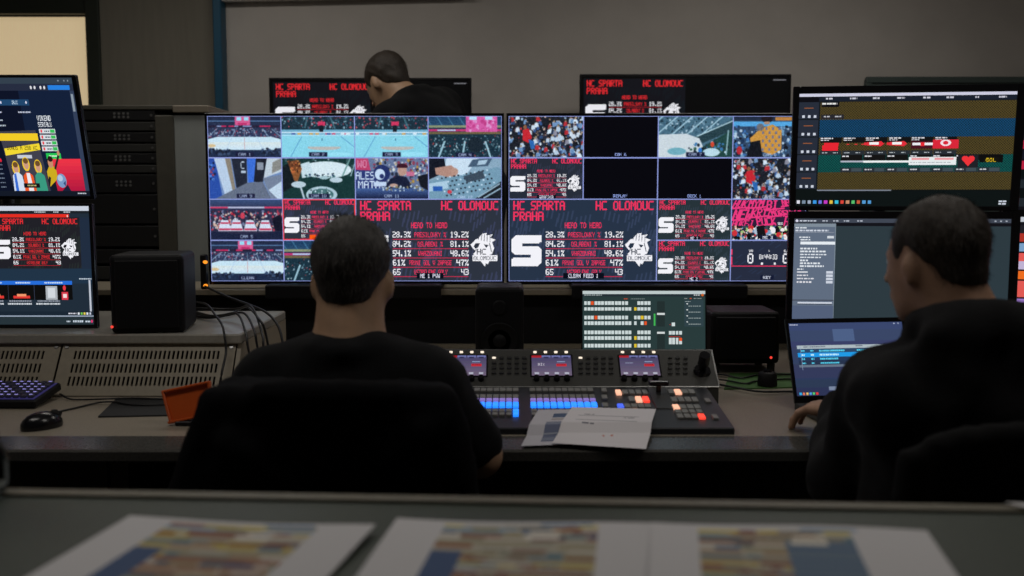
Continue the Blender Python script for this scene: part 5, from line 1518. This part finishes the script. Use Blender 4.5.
def deck_z(y):
    if y >= 2.266: return 0.745 + (y - 2.266) * 0.0882 + 0.0085
    if y >= 2.235: return DZ + 0.005 + (y - 2.235) / 0.031 * 0.0185
    return DZ + 0.005 - (2.235 - y) * 0.13
def drape(TL, TR, BR, BL, lift):
    def f(u, v):
        p = TL * (1 - u) * (1 - v) + TR * u * (1 - v) + BR * u * v + BL * (1 - u) * v
        return Vector((0, 0, deck_z(p.y) + lift - p.z))
    return f
def onray(x, y, lift):                # where the sight line meets the console or the desk edge under the sheet
    lo_, hi_ = 2.0, 2.8
    for _ in range(40):
        d = (lo_ + hi_) / 2
        if W(x, y, d).z > deck_z(d) + lift: lo_ = d
        else: hi_ = d
    r = W(x, y, lo_); return Vector((r.x, r.y, 0))
c = [onray(538, 410, 0), onray(585, 409, 0), onray(580, 444, 0), onray(521, 446, 0)]
sheet('sheet with two blue boxes printed on it, lying on the console under a white sheet', *c, note_print(0), drape(*c, 0.0))
c = [onray(572, 407, .006), onray(656, 409, .006), onray(646, 449, .006), onray(552, 443, .006)]
sheet('white sheet with faint notes and two small red marks, draped over the console front', *c, note_print(1), drape(*c, 0.006))

# sheets on the near counter
def lay(xl, yl, xr, yr, seed, label, wide=0, z=0.0, w=0.297, skew=None):
    a, b = G(xl, yl, CZ + 0.0065 + z), G(xr, yr, CZ + 0.0065 + z)
    a.z = b.z = CZ + 0.0012 + z * 1.8
    d = (b - a).normalized() * w
    n_ = Vector((d.y, -d.x, 0)).normalized() * 0.21
    if skew: n_ = Matrix.Rotation(skew, 3, 'Z') @ n_
    wav = lambda u, v: Vector((0, 0, (0.003 + 0.002 * math.sin(u * 5 + seed) + 0.004 * u) * (1 - v)))
    return sheet(label, a, a + d, a + d + n_, a + n_, schedule_print(seed, wide), wav, 'printed schedules on the counter', n=(149, 105))
lay(130, 515, 375, 527, 21, 'printed schedule with a coloured table, lying apart from two touching sheets on the counter', skew=math.radians(-3))
lay(397, 516, 652, 526, 22, 'printed schedule with a coloured table, its edge under the next sheet on the counter')
lay(651, 522, 931, 536, 23, 'printed schedule with a coloured table, overlapping its neighbour on the counter', 1, 0.0045, w=0.297)
a = G(1004, 502, CZ + 0.008); b_ = G(1060, 505, CZ + 0.008)
dd = (b_ - a).normalized()
sheet('blank white sheet reaching over the edging of the counter', a, a + dd * 0.2, a + dd * 0.2 + Vector((0.08, -0.11, 0)), a + Vector((0.055, -0.075, 0)), picture(8, 6, (205, 203, 204)), None, None, (8, 6))

# clear bottle at the left end of the counter
bx_ = G(-23, 489, CZ + 0.004)
bt = thing('plastic_bottle', 'clear plastic bottle standing on the counter edge', 'bottle', (bx_.x, bx_.y - 0.028, CZ + 0.004))
MB().lathe([(0.010, 0.002), (0.046, 0.0), (0.050, 0.010), (0.050, 0.05), (0.043, 0.062), (0.040, 0.08), (0.040, 0.21), (0.042, 0.23), (0.036, 0.265), (0.018, 0.302), (0.014, 0.312), (0.014, 0.330), (0.004, 0.330)], n=32).build('body', M['plastic_clear'], bt, True)
MB().cyl((0, 0, 0.316), (0, 0, 0.338), 0.0155, n=20).build('cap', M['blue'], bt)

# ================================================================ soft bodies: smooth shapes grown from simple volumes
class Soft:
    def __init__(s): s.pr = []
    def cap(s, a, b, ra, rb=None, k=0.02):
        s.pr.append(('cap', np.array(a, float), np.array(b, float), ra, ra if rb is None else rb, k)); return s
    def ell(s, c, r, R=None, k=0.02):
        s.pr.append(('ell', np.array(c, float), np.array(r, float), np.eye(3) if R is None else np.array(R, float), k)); return s
    def box(s, c, half, rnd, R=None, k=0.02):
        s.pr.append(('box', np.array(c, float), np.array(half, float), np.eye(3) if R is None else np.array(R, float), rnd, k)); return s
    def bounds(s):
        lo, hi = np.full(3, 9.0), np.full(3, -9.0)
        for p in s.pr:
            if p[0] == 'cap': r = max(p[3], p[4]); pts = [p[1] - r, p[2] - r, p[1] + r, p[2] + r]
            else: r = np.linalg.norm(p[2]); pts = [p[1] - r, p[1] + r]
            for q in pts: lo, hi = np.minimum(lo, q), np.maximum(hi, q)
        return lo, hi
    def field(s, vox):
        lo, hi = s.bounds()
        lo = lo - 3 * vox; hi = hi + 3 * vox
        n = np.ceil((hi - lo) / vox).astype(int) + 1
        f = np.full(n, 0.15)
        ax = [lo[i] + vox * np.arange(n[i]) for i in range(3)]
        for p in s.pr:
            if p[0] == 'cap': r = max(p[3], p[4]); l = np.minimum(p[1], p[2]) - r; h = np.maximum(p[1], p[2]) + r
            else:
                ext = np.abs(p[3]) @ (p[2] if p[0] == 'ell' else p[2] + p[4]); l = p[1] - ext; h = p[1] + ext
            m = 0.03 + p[-1]
            i0 = np.maximum(((l - m - lo) / vox).astype(int), 0); i1 = np.minimum(np.ceil((h + m - lo) / vox).astype(int) + 1, n)
            X = ax[0][i0[0]:i1[0], None, None]; Y = ax[1][None, i0[1]:i1[1], None]; Z = ax[2][None, None, i0[2]:i1[2]]
            if p[0] == 'cap':
                a, b = p[1], p[2]; d = b - a; L2 = max(d @ d, 1e-9)
                t = np.clip(((X - a[0]) * d[0] + (Y - a[1]) * d[1] + (Z - a[2]) * d[2]) / L2, 0, 1)
                v = np.sqrt((X - a[0] - t * d[0]) ** 2 + (Y - a[1] - t * d[1]) ** 2 + (Z - a[2] - t * d[2]) ** 2) - (p[3] + (p[4] - p[3]) * t)
            else:
                R = p[3]; c = p[1]
                q = [R[0, i] * (X - c[0]) + R[1, i] * (Y - c[1]) + R[2, i] * (Z - c[2]) for i in range(3)]
                if p[0] == 'ell':
                    r = p[2]
                    k0 = np.sqrt(sum((q[i] / r[i]) ** 2 for i in range(3))) + 1e-9; k1 = np.sqrt(sum((q[i] / r[i] ** 2) ** 2 for i in range(3))) + 1e-9
                    v = k0 * (k0 - 1) / k1
                else:
                    g = [np.abs(q[i]) - p[2][i] for i in range(3)]
                    v = np.sqrt(sum(np.maximum(gi, 0) ** 2 for gi in g)) + np.minimum(np.maximum(np.maximum(g[0], g[1]), g[2]), 0) - p[4]
            sub = f[i0[0]:i1[0], i0[1]:i1[1], i0[2]:i1[2]]
            k = p[-1]
            h = np.clip(0.5 + 0.5 * (v - sub) / k, 0, 1)
            f[i0[0]:i1[0], i0[1]:i1[1], i0[2]:i1[2]] = v * (1 - h) + sub * h - k * h * (1 - h)
        return f, lo, ax

def wrinkle(ax, amp, seed, s=1.0):
    rng = np.random.default_rng(seed)
    X, Y, Z = ax[0][:, None, None], ax[1][None, :, None], ax[2][None, None, :]
    w = 0
    for k in range(7):
        d = rng.normal(size=3) * s * (14 + 9 * k)
        w = w + np.sin(X * d[0] + Y * d[1] + Z * d[2] + rng.random() * 6 + 1.2 * np.sin(X * d[1] * 0.6 + Z * d[0] * 0.5)) / (1 + 0.5 * k)
    return amp * w

def net(f, lo, vox, name):
    """turn the zero level of a field into a quad mesh"""
    s = f < 0
    nx, ny, nz = f.shape
    cnt = np.zeros((nx - 1, ny - 1, nz - 1), np.int8)
    off = [(i, j, k) for i in (0, 1) for j in (0, 1) for k in (0, 1)]
    sl = lambda a, o: a[o[0]:o[0] + nx - 1, o[1]:o[1] + ny - 1, o[2]:o[2] + nz - 1]
    for o in off: cnt += sl(s, o)
    ci = np.nonzero((cnt > 0) & (cnt < 8))
    pos = np.zeros((len(ci[0]), 3)); num = np.zeros(len(ci[0]))
    base = np.stack(ci, 1)
    for a in off:
        for axn in range(3):
            if a[axn]: continue
            b = list(a); b[axn] = 1
            fa = f[ci[0] + a[0], ci[1] + a[1], ci[2] + a[2]]; fb = f[ci[0] + b[0], ci[1] + b[1], ci[2] + b[2]]
            m = (fa < 0) != (fb < 0)
            t = np.where(m, fa / np.where(m, fa - fb, 1), 0)
            q = base + np.array(a); q = q.astype(float); q[:, axn] += t
            pos[m] += q[m]; num[m] += 1
    pos = pos / num[:, None] * vox + lo
    idx = np.full(cnt.shape, -1, np.int64); idx[ci] = np.arange(len(ci[0]))
    quads = []
    for axn in range(3):
        o1, o2 = (axn + 1) % 3, (axn + 2) % 3
        A = [slice(1, -1)] * 3; B = [slice(1, -1)] * 3
        A[axn] = slice(0, -1); B[axn] = slice(1, None)
        sa, sb = s[tuple(A)], s[tuple(B)]
        e = np.stack(np.nonzero(sa != sb), 1)
        flip = sa[tuple(e.T)]
        st = np.ones(3, int); st[axn] = 0
        e = e + st
        d1, d2 = np.zeros(3, int), np.zeros(3, int); d1[o1] = 1; d2[o2] = 1
        q = np.stack([idx[tuple((e - d1 - d2).T)], idx[tuple((e - d2).T)], idx[tuple(e.T)], idx[tuple((e - d1).T)]], 1)
        q[~flip] = q[~flip][:, ::-1]
        quads.append(q)
    q = np.concatenate(quads)
    me = bpy.data.meshes.new(name)
    me.vertices.add(len(pos)); me.loops.add(len(q) * 4); me.polygons.add(len(q))
    me.vertices.foreach_set('co', pos.astype(np.float32).ravel())
    me.loops.foreach_set('vertex_index', q.astype(np.int32).ravel())
    me.polygons.foreach_set('loop_start', np.arange(0, len(q) * 4, 4, dtype=np.int32))
    me.polygons.foreach_set('use_smooth', np.ones(len(q), bool))
    me.update(); me.validate()
    return me

def soft_obj(name, soft, vox, material, parent, amp=0.0, seed=1, cut=None, s=1.0):
    f, lo, ax = soft.field(vox)
    if amp: f = f + wrinkle(ax, amp, seed, s)
    if cut: f = np.maximum(f, cut(ax[0][:, None, None], ax[1][None, :, None], ax[2][None, None, :]))
    return link(name, net(f, lo, vox, name), material, parent)

class Scaled:
    """passes shapes on with their radii scaled"""
    def __init__(s, soft, k): s.s, s.k = soft, k
    def ell(s, c, r, R, k): s.s.ell(c, [v * s.k for v in r], R, k * s.k)
    def cap(s, a, b, ra, rb, k): s.s.cap(a, b, ra * s.k, rb * s.k, k * s.k)

def head_parts(B0, hm):
    B, R = Scaled(B0, hm.to_scale()[0]), np.array(hm.to_3x3().normalized())
    T = lambda *p: np.array((hm @ Vector(p)).to_tuple())
    B.ell(T(0, -.016, .028), (.075, .097, .086), R, .02)
    B.ell(T(0, .034, -.03), (.060, .064, .088), R, .03)
    B.ell(T(0, .044, -.083), (.047, .050, .040), R, .02)
    B.cap(T(0, .098, .006), T(0, .115, -.028), .008, .012, .010)
    for q in (-1, 1):
        B.ell(T(q * .077, -.004, -.018), (.010, .018, .029), R, .006)
        B.ell(T(q * .013, .108, -.032), (.008, .009, .007), R, .006)
        B.cap(T(q * .012, .092, .018), T(q * .036, .079, .018), .009, .007, .010)
        B.ell(T(q * .028, .073, -.024), (.018, .014, .016), R, .015)
    B.cap(T(-.020, .094, -.060), T(.020, .094, -.060), .0065, .0065, .006); B.cap(T(-.018, .094, -.070), T(.018, .094, -.070), .0075, .0075, .006)
    B.ell(T(0, .082, -.104), (.020, .016, .016), R, .015)

def hair_soft(hm, thick, top):
    R = np.array(hm.to_3x3().normalized())
    T = lambda *p: np.array((hm @ Vector(p)).to_tuple())
    B0 = Soft(); B = Scaled(B0, hm.to_scale()[0])
    B.ell(T(0, -.016, .028), (.075 + thick, .097 + thick, .086 + top), R, .02)
    B.ell(T(0, .034, -.03), (.060 + thick * .7, .064, .088 + thick), R, .03)
    B.ell(T(0, -.030, -.045), (.060 + thick, .070 + thick * .6, .060), R, .02)
    return B0

def hair_obj(parent, hm, material, thick, top, vox, seed, slope=0.9, offs=0.0, strands=2600, tuft=None):
    inv = np.array(hm.inverted())
    def cut(X, Y, Z):
        x = inv[0, 0] * X + inv[0, 1] * Y + inv[0, 2] * Z + inv[0, 3]
        y = inv[1, 0] * X + inv[1, 1] * Y + inv[1, 2] * Z + inv[1, 3]
        z = inv[2, 0] * X + inv[2, 1] * Y + inv[2, 2] * Z + inv[2, 3]
        line = offs + slope * np.clip(y, -.085, .075)
        ear = 0.030 * np.exp(-((y + .004) / .018) ** 2) * (np.abs(x) > .055)          # cut clear round the ears
        side = -0.02 * np.exp(-((y - .035) / .012) ** 2) * (np.abs(x) > .05)
        return line + ear + side - z
    S_ = hair_soft(hm, thick, top)
    f, lo, ax = S_.field(vox)
    f = f + wrinkle(ax, 0.0009, seed, 3.0)
    cf = cut(ax[0][:, None, None], ax[1][None, :, None], ax[2][None, None, :])
    f = f + (thick + .001) * np.clip(1 + cf / .035, 0, 1)                 # thin out towards the hairline
    f = np.maximum(f, cf)
    me = net(f, lo, vox, 'hair')
    # short strands standing off the cap
    rng = np.random.default_rng(seed)
    co = np.empty(len(me.vertices) * 3, np.float32); me.vertices.foreach_get('co', co); co = co.reshape(-1, 3)
    no = np.empty(len(me.vertices) * 3, np.float32); me.vertices.foreach_get('normal', no); no = no.reshape(-1, 3)
    hc = np.array(hm.translation); down = -np.array(hm.col[2].to_3d()); back = -np.array(hm.col[1].to_3d())
    pick = rng.integers(0, len(co), strands)
    bm = bmesh.new(); bm.from_mesh(me)
    for p in pick:
        n = no[p]
        if n @ down > 0.55: continue
        flow = down * 0.8 + back * 0.5 + rng.normal(size=3) * 0.35
        flow = flow - n * (flow @ n)
        flow /= np.linalg.norm(flow) + 1e-6
        L = 0.008 + 0.010 * rng.random()
        side = np.cross(n, flow)
        a = co[p] - n * 0.001
        tip = a + flow * L + n * L * (0.25 + 0.35 * rng.random())
        vs = [bm.verts.new(a + side * 0.0007), bm.verts.new(a - side * 0.0007), bm.verts.new(tip)]
        bm.faces.new(vs)
    if tuft is not None:
        for q in range(60):
            a = np.array((hm @ Vector((tuft[0] + rng.normal() * .014, tuft[1] + rng.normal() * .014, .112 + top * .6))).to_tuple())
            tip = a + np.array([-0.008 + rng.normal() * .008, rng.normal() * .006, 0.006 + rng.random() * .010])
            s_ = np.array([0.0009, 0, 0])
            bm.faces.new([bm.verts.new(a + s_), bm.verts.new(a - s_), bm.verts.new(tip)])
    bm.to_mesh(me); bm.free()
    me.polygons.foreach_set('use_smooth', np.ones(len(me.polygons), bool))
    return link('hair', me, material, parent)

def torso_frame(pelvis, lean_dir, lean, yaw):
    """z up the spine; yaw turns the front (+y)"""
    zf = Vector((math.sin(lean) * lean_dir[0], math.sin(lean) * lean_dir[1], math.cos(lean)))
    y = Vector((-math.sin(yaw), math.cos(yaw), 0)); y = (y - zf * y.dot(zf)).normalized()
    x = y.cross(zf)
    return Matrix(((x.x, y.x, zf.x, pelvis[0]), (x.y, y.y, zf.y, pelvis[1]), (x.z, y.z, zf.z, pelvis[2]), (0, 0, 0, 1)))

def torso(B, tf, g=0.0, fat=1.0, wide=1.0, k=0.05, drop=0.0, low=True):
    R = np.array(tf.to_3x3()); T = lambda *p: np.array((tf @ Vector(p)).to_tuple())
    if low: B.ell(T(0, 0, .04), (.165 * wide + g, .125 * fat + g, .13), R, k)
    B.ell(T(0, .02, .18), (.160 * wide * fat + g, .128 * fat + g, .17), R, k)
    B.ell(T(0, .0, .33), (.172 * wide + g, .118 * fat + g, .17), R, k)
    B.cap(T(-.150 * wide, -.01, .405 - drop), T(.150 * wide, -.01, .405 - drop), .062 + g, None, k)
    for s in (-1, 1):
        B.cap(T(s * .15 * wide, -.012, .420 - drop), T(s * .05, -.02, .452), .045 + g, .046 + g, k)
    return T

def limb(B, a, b, c, r, g=0.0, upto=1.0, k=0.025):
    """shoulder-elbow-wrist or hip-knee-ankle with its taper; upto 0..2 along it"""
    a, b, c = Vector(a), Vector(b), Vector(c)
    u = min(upto, 1.0)
    B.cap(a, a.lerp(b, u), r[0] + g, r[0] + (r[1] - r[0]) * u + g, k)
    if upto > 1: 
        u = upto - 1
        m = b.lerp(c, 0.35)
        B.cap(b, b.lerp(c, u), r[1] + g, r[1] + (r[2] - r[1]) * u + g, k)
        if u > 0.4: B.cap(b.lerp(c, 0.08), m, r[1] * 1.02 + g, r[1] * 1.04 + g, k)

def hand(me_list, wrist, fdir, updir, side, curl, spread=0.0):
    """palm, four unequal bent fingers and a thumb; side +1 puts the thumb on the local +x side"""
    y = Vector(fdir).normalized(); z = Vector(updir); z = (z - y * z.dot(y)).normalized(); x = y.cross(z)
    m = Matrix(((x.x, y.x, z.x, wrist[0]), (x.y, y.y, z.y, wrist[1]), (x.z, y.z, z.z, wrist[2]), (0, 0, 0, 1)))
    R = np.array(m.to_3x3()); T = lambda p: np.array((m @ Vector(p)).to_tuple())
    B = Soft()
    B.cap(T((0, -.06, 0)), T((0, .012, 0)), .027, .025, .015)
    B.ell(T((0, .045, -.002)), (.041, .052, .017), R, .012)
    B.ell(T((side * .024, .030, -.008)), (.018, .030, .016), R, .010)
    for fx, L in ((.030, .074), (.010, .083), (-.010, .077), (-.029, .060)):
        p = Vector((side * fx, .082 - abs(fx - .005) * .18, 0)); a = 0.15
        B.cap(T(p + Vector((0, -.03, 0))), T(p), .0092, .0092, .008)
        for seg, fr in enumerate((.44, .31, .25)):
            a += curl * (0.55, 1.0, 0.7)[seg]
            q = p + Vector((side * fx * spread, math.cos(a), -math.sin(a))) * L * fr
            B.cap(T(p), T(q), .0090 - seg * .0009, .0084 - seg * .0009, .004)
            p = q
    t0, t1, t2 = Vector((side * .030, .018, -.008)), Vector((side * .056, .046, -.016)), Vector((side * .058, .076, -.030))
    B.cap(T(t0), T(t1), .0130, .0110, .008); B.cap(T(t1), T(t2), .0105, .0085, .005)
    f, lo, ax = B.field(0.0034)
    me_list.append(net(f, lo, 0.0034, 'hand'))

def join_meshes(o, metas):
    bm = bmesh.new(); bm.from_mesh(o.data)
    for me in metas:
        bm.from_mesh(me); bpy.data.meshes.remove(me)
    bm.to_mesh(o.data); bm.free()
    o.data.polygons.foreach_set('use_smooth', np.ones(len(o.data.polygons), bool))

def legs_and_feet(body, trous, shoes, hips, knees, ankles, fwd):
    for h, kn, an in zip(hips, knees, ankles):
        limb(body, h, kn, an, (.078, .052, .038), 0, 2)
        limb(trous, h, kn, an, (.082, .056, .046), .010, 1.93)
        a = Vector(an); f = Vector(fwd)
        body.cap(a, a + f * .12 + Vector((0, 0, -.045)), .036, .028)
        shoes.cap(a + Vector((0, 0, -.048)) - f * .03, a + f * .15 + Vector((0, 0, -.056)), .042, .036, .02)
        shoes.cap(a + Vector((0, 0, -.01)), a + Vector((0, 0, -.05)), .045, .046, .02)

def eyes(parent, hm):
    for q in (-1, 1):
        e = MB().ball((hm @ Vector((q * .031, .0745, .004))).to_tuple(), .0115, 12).build('eye', M['eye'], parent, True)

def make_person(label, root, tf, hm, arms, skin, hair, fat, wide, sleeve, top_mat, leg, drop=0.0, neck_r=.060, hood=None, hair_kw={}, amp=0.0022, voxel=0.0085, clothing='shirt', drape_g=0.012):
    P = thing('person', label, 'person', root)
    off = Matrix.Translation((-root[0], -root[1], -root[2]))
    tf = off @ tf; hm = off @ hm
    L = lambda p: off @ Vector(p)
    body, shirt, trous, shoes = Soft(), Soft(), Soft(), Soft()
    head_parts(body, hm)
    T = torso(body, tf, 0, fat * .95, wide * .95, drop=drop)
    nb = Vector(T(0, -.018, .455).tolist())
    body.cap(hm @ Vector((0, -.022, -.05)), nb, neck_r - .002, neck_r + .006, .03)
    torso(shirt, tf, drape_g, fat, wide, k=.06, drop=drop)
    shirt.ell(T(0, -.022, .482), (neck_r + .020, neck_r + .022, .030), np.array(tf.to_3x3()), .035)      # collar
    metas = []
    for s, (sh, el, wr, fd, ud, curl) in zip((-1, 1), arms):
        limb(body, L(sh), L(el), L(wr), (.050, .041, .028), 0, 2)
        limb(shirt, L(sh), L(el), L(wr), (.056, .047, .036), drape_g + (.004 if sleeve < 1.2 else .0), sleeve, .045)
        hand(metas, L(wr), fd, ud, -s, curl)
    hips, knees, ankles, fwd = leg
    legs_and_feet(body, trous, shoes, [L(p) for p in hips], [L(p) for p in knees], [L(p) for p in ankles], fwd)
    R = np.array(tf.to_3x3())
    trous.ell(T(0, 0, .03), (.172 * wide, .135 * fat, .13), R, .05)
    f, lo, ax = body.field(voxel)
    b = link('body', net(f, lo, voxel, 'body'), skin, P)
    join_meshes(b, metas)
    eyes(P, hm)
    hair_obj(P, hm, hair, vox=0.006, **hair_kw)
    if hood: hood(shirt, tf, hm, T)
    soft_obj(clothing, shirt, 0.010, top_mat, P, amp, 5)
    soft_obj('trousers', trous, 0.012, M['jeans'], P, 0.002, 8)
    soft_obj('shoes', shoes, 0.011, M['shoe'], P)
    return P

def rotm(loc, yaw=0.0, pitch=0.0, roll=0.0, scale=1.0):
    """head frame: +y looks ahead; pitch down positive"""
    return Matrix.Translation(loc) @ Matrix.Rotation(yaw, 4, 'Z') @ Matrix.Rotation(-pitch, 4, 'X') @ Matrix.Rotation(roll, 4, 'Y') @ Matrix.Scale(scale, 4)

# ---------------------------------------------------------------- man in the black T-shirt at the console
hd = W(352, 262, 2.05)
hx = hd.x
pel = Vector((hx, 1.960, 0.487))
tf = torso_frame(pel, (0, 1), math.radians(6), 0)
hm = rotm((hx, 2.06, hd.z - 0.028), math.radians(-3), math.radians(6))
elR = W(480, 456, 2.03); elL = Vector((2 * hx - elR.x + .02, 2.08, elR.z))
arms = [((hx - .165, 2.01, .880), elL, (hx - .10, 2.33, .845), (.3, 1, -.22), (0, .3, 1), 0.38),
        ((hx + .165, 2.01, .880), elR, (hx + .17, 2.33, .845), (-.25, 1, -.22), (0, .3, 1), 0.38)]
leg = ([(hx - .1, 1.99, .50), (hx + .1, 1.99, .50)], [(hx - .14, 2.42, .52), (hx + .14, 2.42, .52)], [(hx - .14, 2.45, .10), (hx + .14, 2.45, .10)], (0, 1, 0))
make_person('man in a black T-shirt with greying hair, seated at the console with his back turned', (hx, 1.99, 0), tf, hm, arms, M['skin'], M['hair_grey'],
            1.10, 1.01, 0.80, M['cloth'], leg, drop=-0.002, neck_r=.069, hair_kw=dict(thick=.006, top=.008, seed=11, slope=.75, offs=-.002, tuft=(-.02, -.01)), clothing='t_shirt')

# ---------------------------------------------------------------- man in the black hoodie at the laptop
hd2 = W(938, 259, 1.80)
bx2 = 0.845
pel2 = Vector((bx2, 1.70, 0.530))
tf2 = torso_frame(pel2, (-.35, 1), math.radians(7), math.radians(14))
hm2 = rotm((hd2.x + .002, 1.82, hd2.z), math.radians(27), math.radians(10), 0, 0.93)
w2 = W(845, 408, 2.23)
el2 = W(848, 478, 1.93)
arms2 = [((bx2 - .170, 1.80, .935), el2, w2, (-.72, .68, -.11), (-.2, .1, 1), 0.44),
         ((bx2 + .165, 1.76, .935), (1.10, 1.86, .725), (.98, 2.24, .815), (-.3, 1, -.05), (0, 0, 1), 0.4)]
leg2 = ([(bx2 - .1, 1.72, .49), (bx2 + .1, 1.70, .49)], [(bx2 - .16, 2.14, .52), (bx2 + .16, 2.14, .52)], [(bx2 - .16, 2.18, .10), (bx2 + .16, 2.18, .10)], (0, 1, 0))
def hood2(S_, tf, hm, T):
    c = Vector(T(0, -.02, .497).tolist())
    n = 14
    ring = []
    for k in range(n):
        a = 2 * math.pi * k / n
        ring.append(c + Vector((math.cos(a) * .098, math.sin(a) * .088, .012 - .022 * math.sin(a) - 0.012 * math.cos(a))))
    for k in range(n):
        back = max(0, -math.sin(2 * math.pi * (k + .5) / n))
        S_.cap(ring[k], ring[(k + 1) % n], .030 + .010 * back, .030 + .010 * back, .02)
    for k in range(5):                                           # the hood hanging down between the shoulders
        u = (k - 2) / 2
        S_.cap(c + Vector((u * .11, -.105 + .03 * u * u, .012)), c + Vector((u * .07, -.145 + .03 * u * u, -.13 + .05 * u * u)), .036, .026, .03)
make_person('man in a black hoodie with short brown hair, seated at the laptop', (bx2, 1.72, 0), tf2, hm2, arms2, M['skin2'], M['hair_brown'],
            1.14, 1.12, 1.88, M['hoodie'], leg2, drop=0.01, neck_r=.062, hood=hood2, hair_kw=dict(thick=.004, top=.007, seed=12, slope=.70, offs=-.010), amp=0.003, clothing='hoodie', drape_g=.017)

# ---------------------------------------------------------------- standing man behind the televisions
hd3 = W(386.5, 82, 4.25)
fw = Vector((-math.sin(math.radians(52)), math.cos(math.radians(52)), 0))
hm3 = rotm(hd3, math.radians(50), math.radians(36))
nb3 = W(411, 107, 4.19)
ln3 = Vector((-.78, .22, 0)).normalized()
pel3 = nb3 - (ln3 * math.sin(math.radians(36)) + Vector((0, 0, math.cos(math.radians(36))))) * .455
tf3 = torso_frame(pel3, ln3, math.radians(36), math.radians(56))
T3 = lambda *p: tf3 @ Vector(p)
arms3 = [(T3(-.172, 0, .41), T3(-.21, .12, .14), T3(-.12, .36, .10), fw, (0, 0, 1), 0.4), (T3(.172, 0, .41), T3(.23, .10, .14), T3(.13, .34, .10), fw, (0, 0, 1), 0.4)]
xr = tf3.col[0].to_3d()
leg3 = ([pel3 - xr * .09, pel3 + xr * .09], [pel3 - xr * .11 + Vector((-.02, .02, -.46)), pel3 + xr * .11 + Vector((-.02, .02, -.46))],
        [Vector((pel3.x - xr.x * .12, pel3.y - xr.y * .12, .10)), Vector((pel3.x + xr.x * .12, pel3.y + xr.y * .12, .10))], fw)
make_person('man in a black T-shirt standing bent over behind the televisions', (pel3.x, pel3.y, 0), tf3, hm3, arms3, M['skin'], M['hair_brown'],
            1.05, 1.06, 0.9, M['cloth'], leg3, hair_kw=dict(thick=.006, top=.008, seed=13, slope=.70, offs=-.018, strands=1200), clothing='t_shirt', voxel=0.010)

# ================================================================ office chairs
def office_chair(label, x, y, yaw, top, half, back_soft):
    t = thing('office_chair', label, 'chair', (x, y, 0), yaw)
    S_ = Soft().box((0, .26, .375), (.20, .20, .012), .025, k=.01)
    soft_obj('seat', S_, .012, M['chair'], t)
    soft_obj('backrest', back_soft, .011, M['chair'], t, .0008, 3)
    MB().cyl((0, .26, .10), (0, .26, .352), .028).build('post', M['steel'], t, True)
    MB().tube(bez([(0, .12, .345), (0, 0, .36), (0, -.030, .48), (0, -.034, .60)], 6), .018, 8).build('back_bar', M['black'], t, True)
    for k in range(5):
        a = 2 * math.pi * k / 5 + .3
        e = Vector((math.cos(a) * .30, .26 + math.sin(a) * .30, .075))
        MB().cyl((0, .26, .11), e, .024, .014, 10).build('base_leg', M['black'], t, True)
        c = MB().cyl(e + Vector((-.016 * math.sin(a), .016 * math.cos(a), -.045)), e + Vector((.016 * math.sin(a), -.016 * math.cos(a), -.045)), .030, n=16)
        c.cyl(e + Vector((0, 0, -.03)), e + Vector((0, 0, .0)), .008, n=8)
        c.build('caster', M['black'], t)
    return t
# chair with the jacket
cx1 = hx + 0.005
cy1 = 1.77
bk = Soft()
for k in range(9):
    u = (k - 4) / 4
    bk.cap((u * .165, -.006 - .03 * (1 - u * u), .56), (u * .155, -.006 - .03 * (1 - u * u), .862 - .02 * abs(u) ** 3), .015, .014, .012)
office_chair('black office chair hidden under a draped jacket, before the console', cx1, cy1, 0, .92, .2, bk)
J = Soft()
topz = W(330, 377, cy1 - .03).z
for k in range(13):
    u = (k - 6) / 6
    zt = topz - .034 - .006 * abs(u) ** 4
    J.cap((u * .196, -.056 - .03 * (1 - u * u), zt), (u * .315, -.066 - .03 * (1 - u * u), .46), .026, .030, .02)
    J.cap((u * .194, -.05 - .03 * (1 - u * u), zt), (u * .194, .040 - .03 * (1 - u * u), zt - .006), .028, .022, .012)
    J.cap((u * .185, .040 - .03 * (1 - u * u), zt), (u * .180, .038 - .03 * (1 - u * u), zt - .12), .018, .015, .012)
for s in (-1, 1):
    J.cap((s * .200, -.055, topz - .08), (s * .315, -.06, .50), .034, .036, .02)
for a, b, r in (((-.10, -.100, topz - .016), (.12, -.100, topz - .018), .020), ((-.16, -.100, topz - .10), (.02, -.114, topz - .22), .016), ((.16, -.100, topz - .08), (.04, -.114, topz - .24), .016)):
    J.cap(a, b, r, r * .8, .03)                                    # collar roll and folds
jk = thing('jacket', 'black jacket draped over the back of the chair before the console', 'jacket', (cx1, cy1, 0.43))
Jm = soft_obj('jacket_body', J, .010, M['jacket'], jk, .0035, 21, s=.9)
Jm.location.z = -0.43
# chair of the man in the hoodie
cx2, cy2 = 0.80, 1.50
bk = Soft()
zt2 = W(900, 404, cy2).z
for k in range(13):
    u = (k - 6) / 6
    bk.cap((u * .235, -.01 - .045 * (1 - u * u), .52), (u * .215, -.02 - .045 * (1 - u * u), zt2 - .03 - .045 * abs(u) ** 3.5), .026, .022, .02)
c2 = office_chair('black office chair with a high padded back, holding the man in the hoodie', cx2, cy2, math.radians(8), .97, .25, bk)
for s in (-1, 1):
    mb = MB().box((s * .345, .22, .635), (.06, .24, .025), bev=.01, seg=2)
    mb.tube(bez([(s * .20, .26, .365), (s * .33, .26, .375), (s * .345, .25, .63)], 5), .014, 8)
    mb.build('armrest', M['black'], c2)
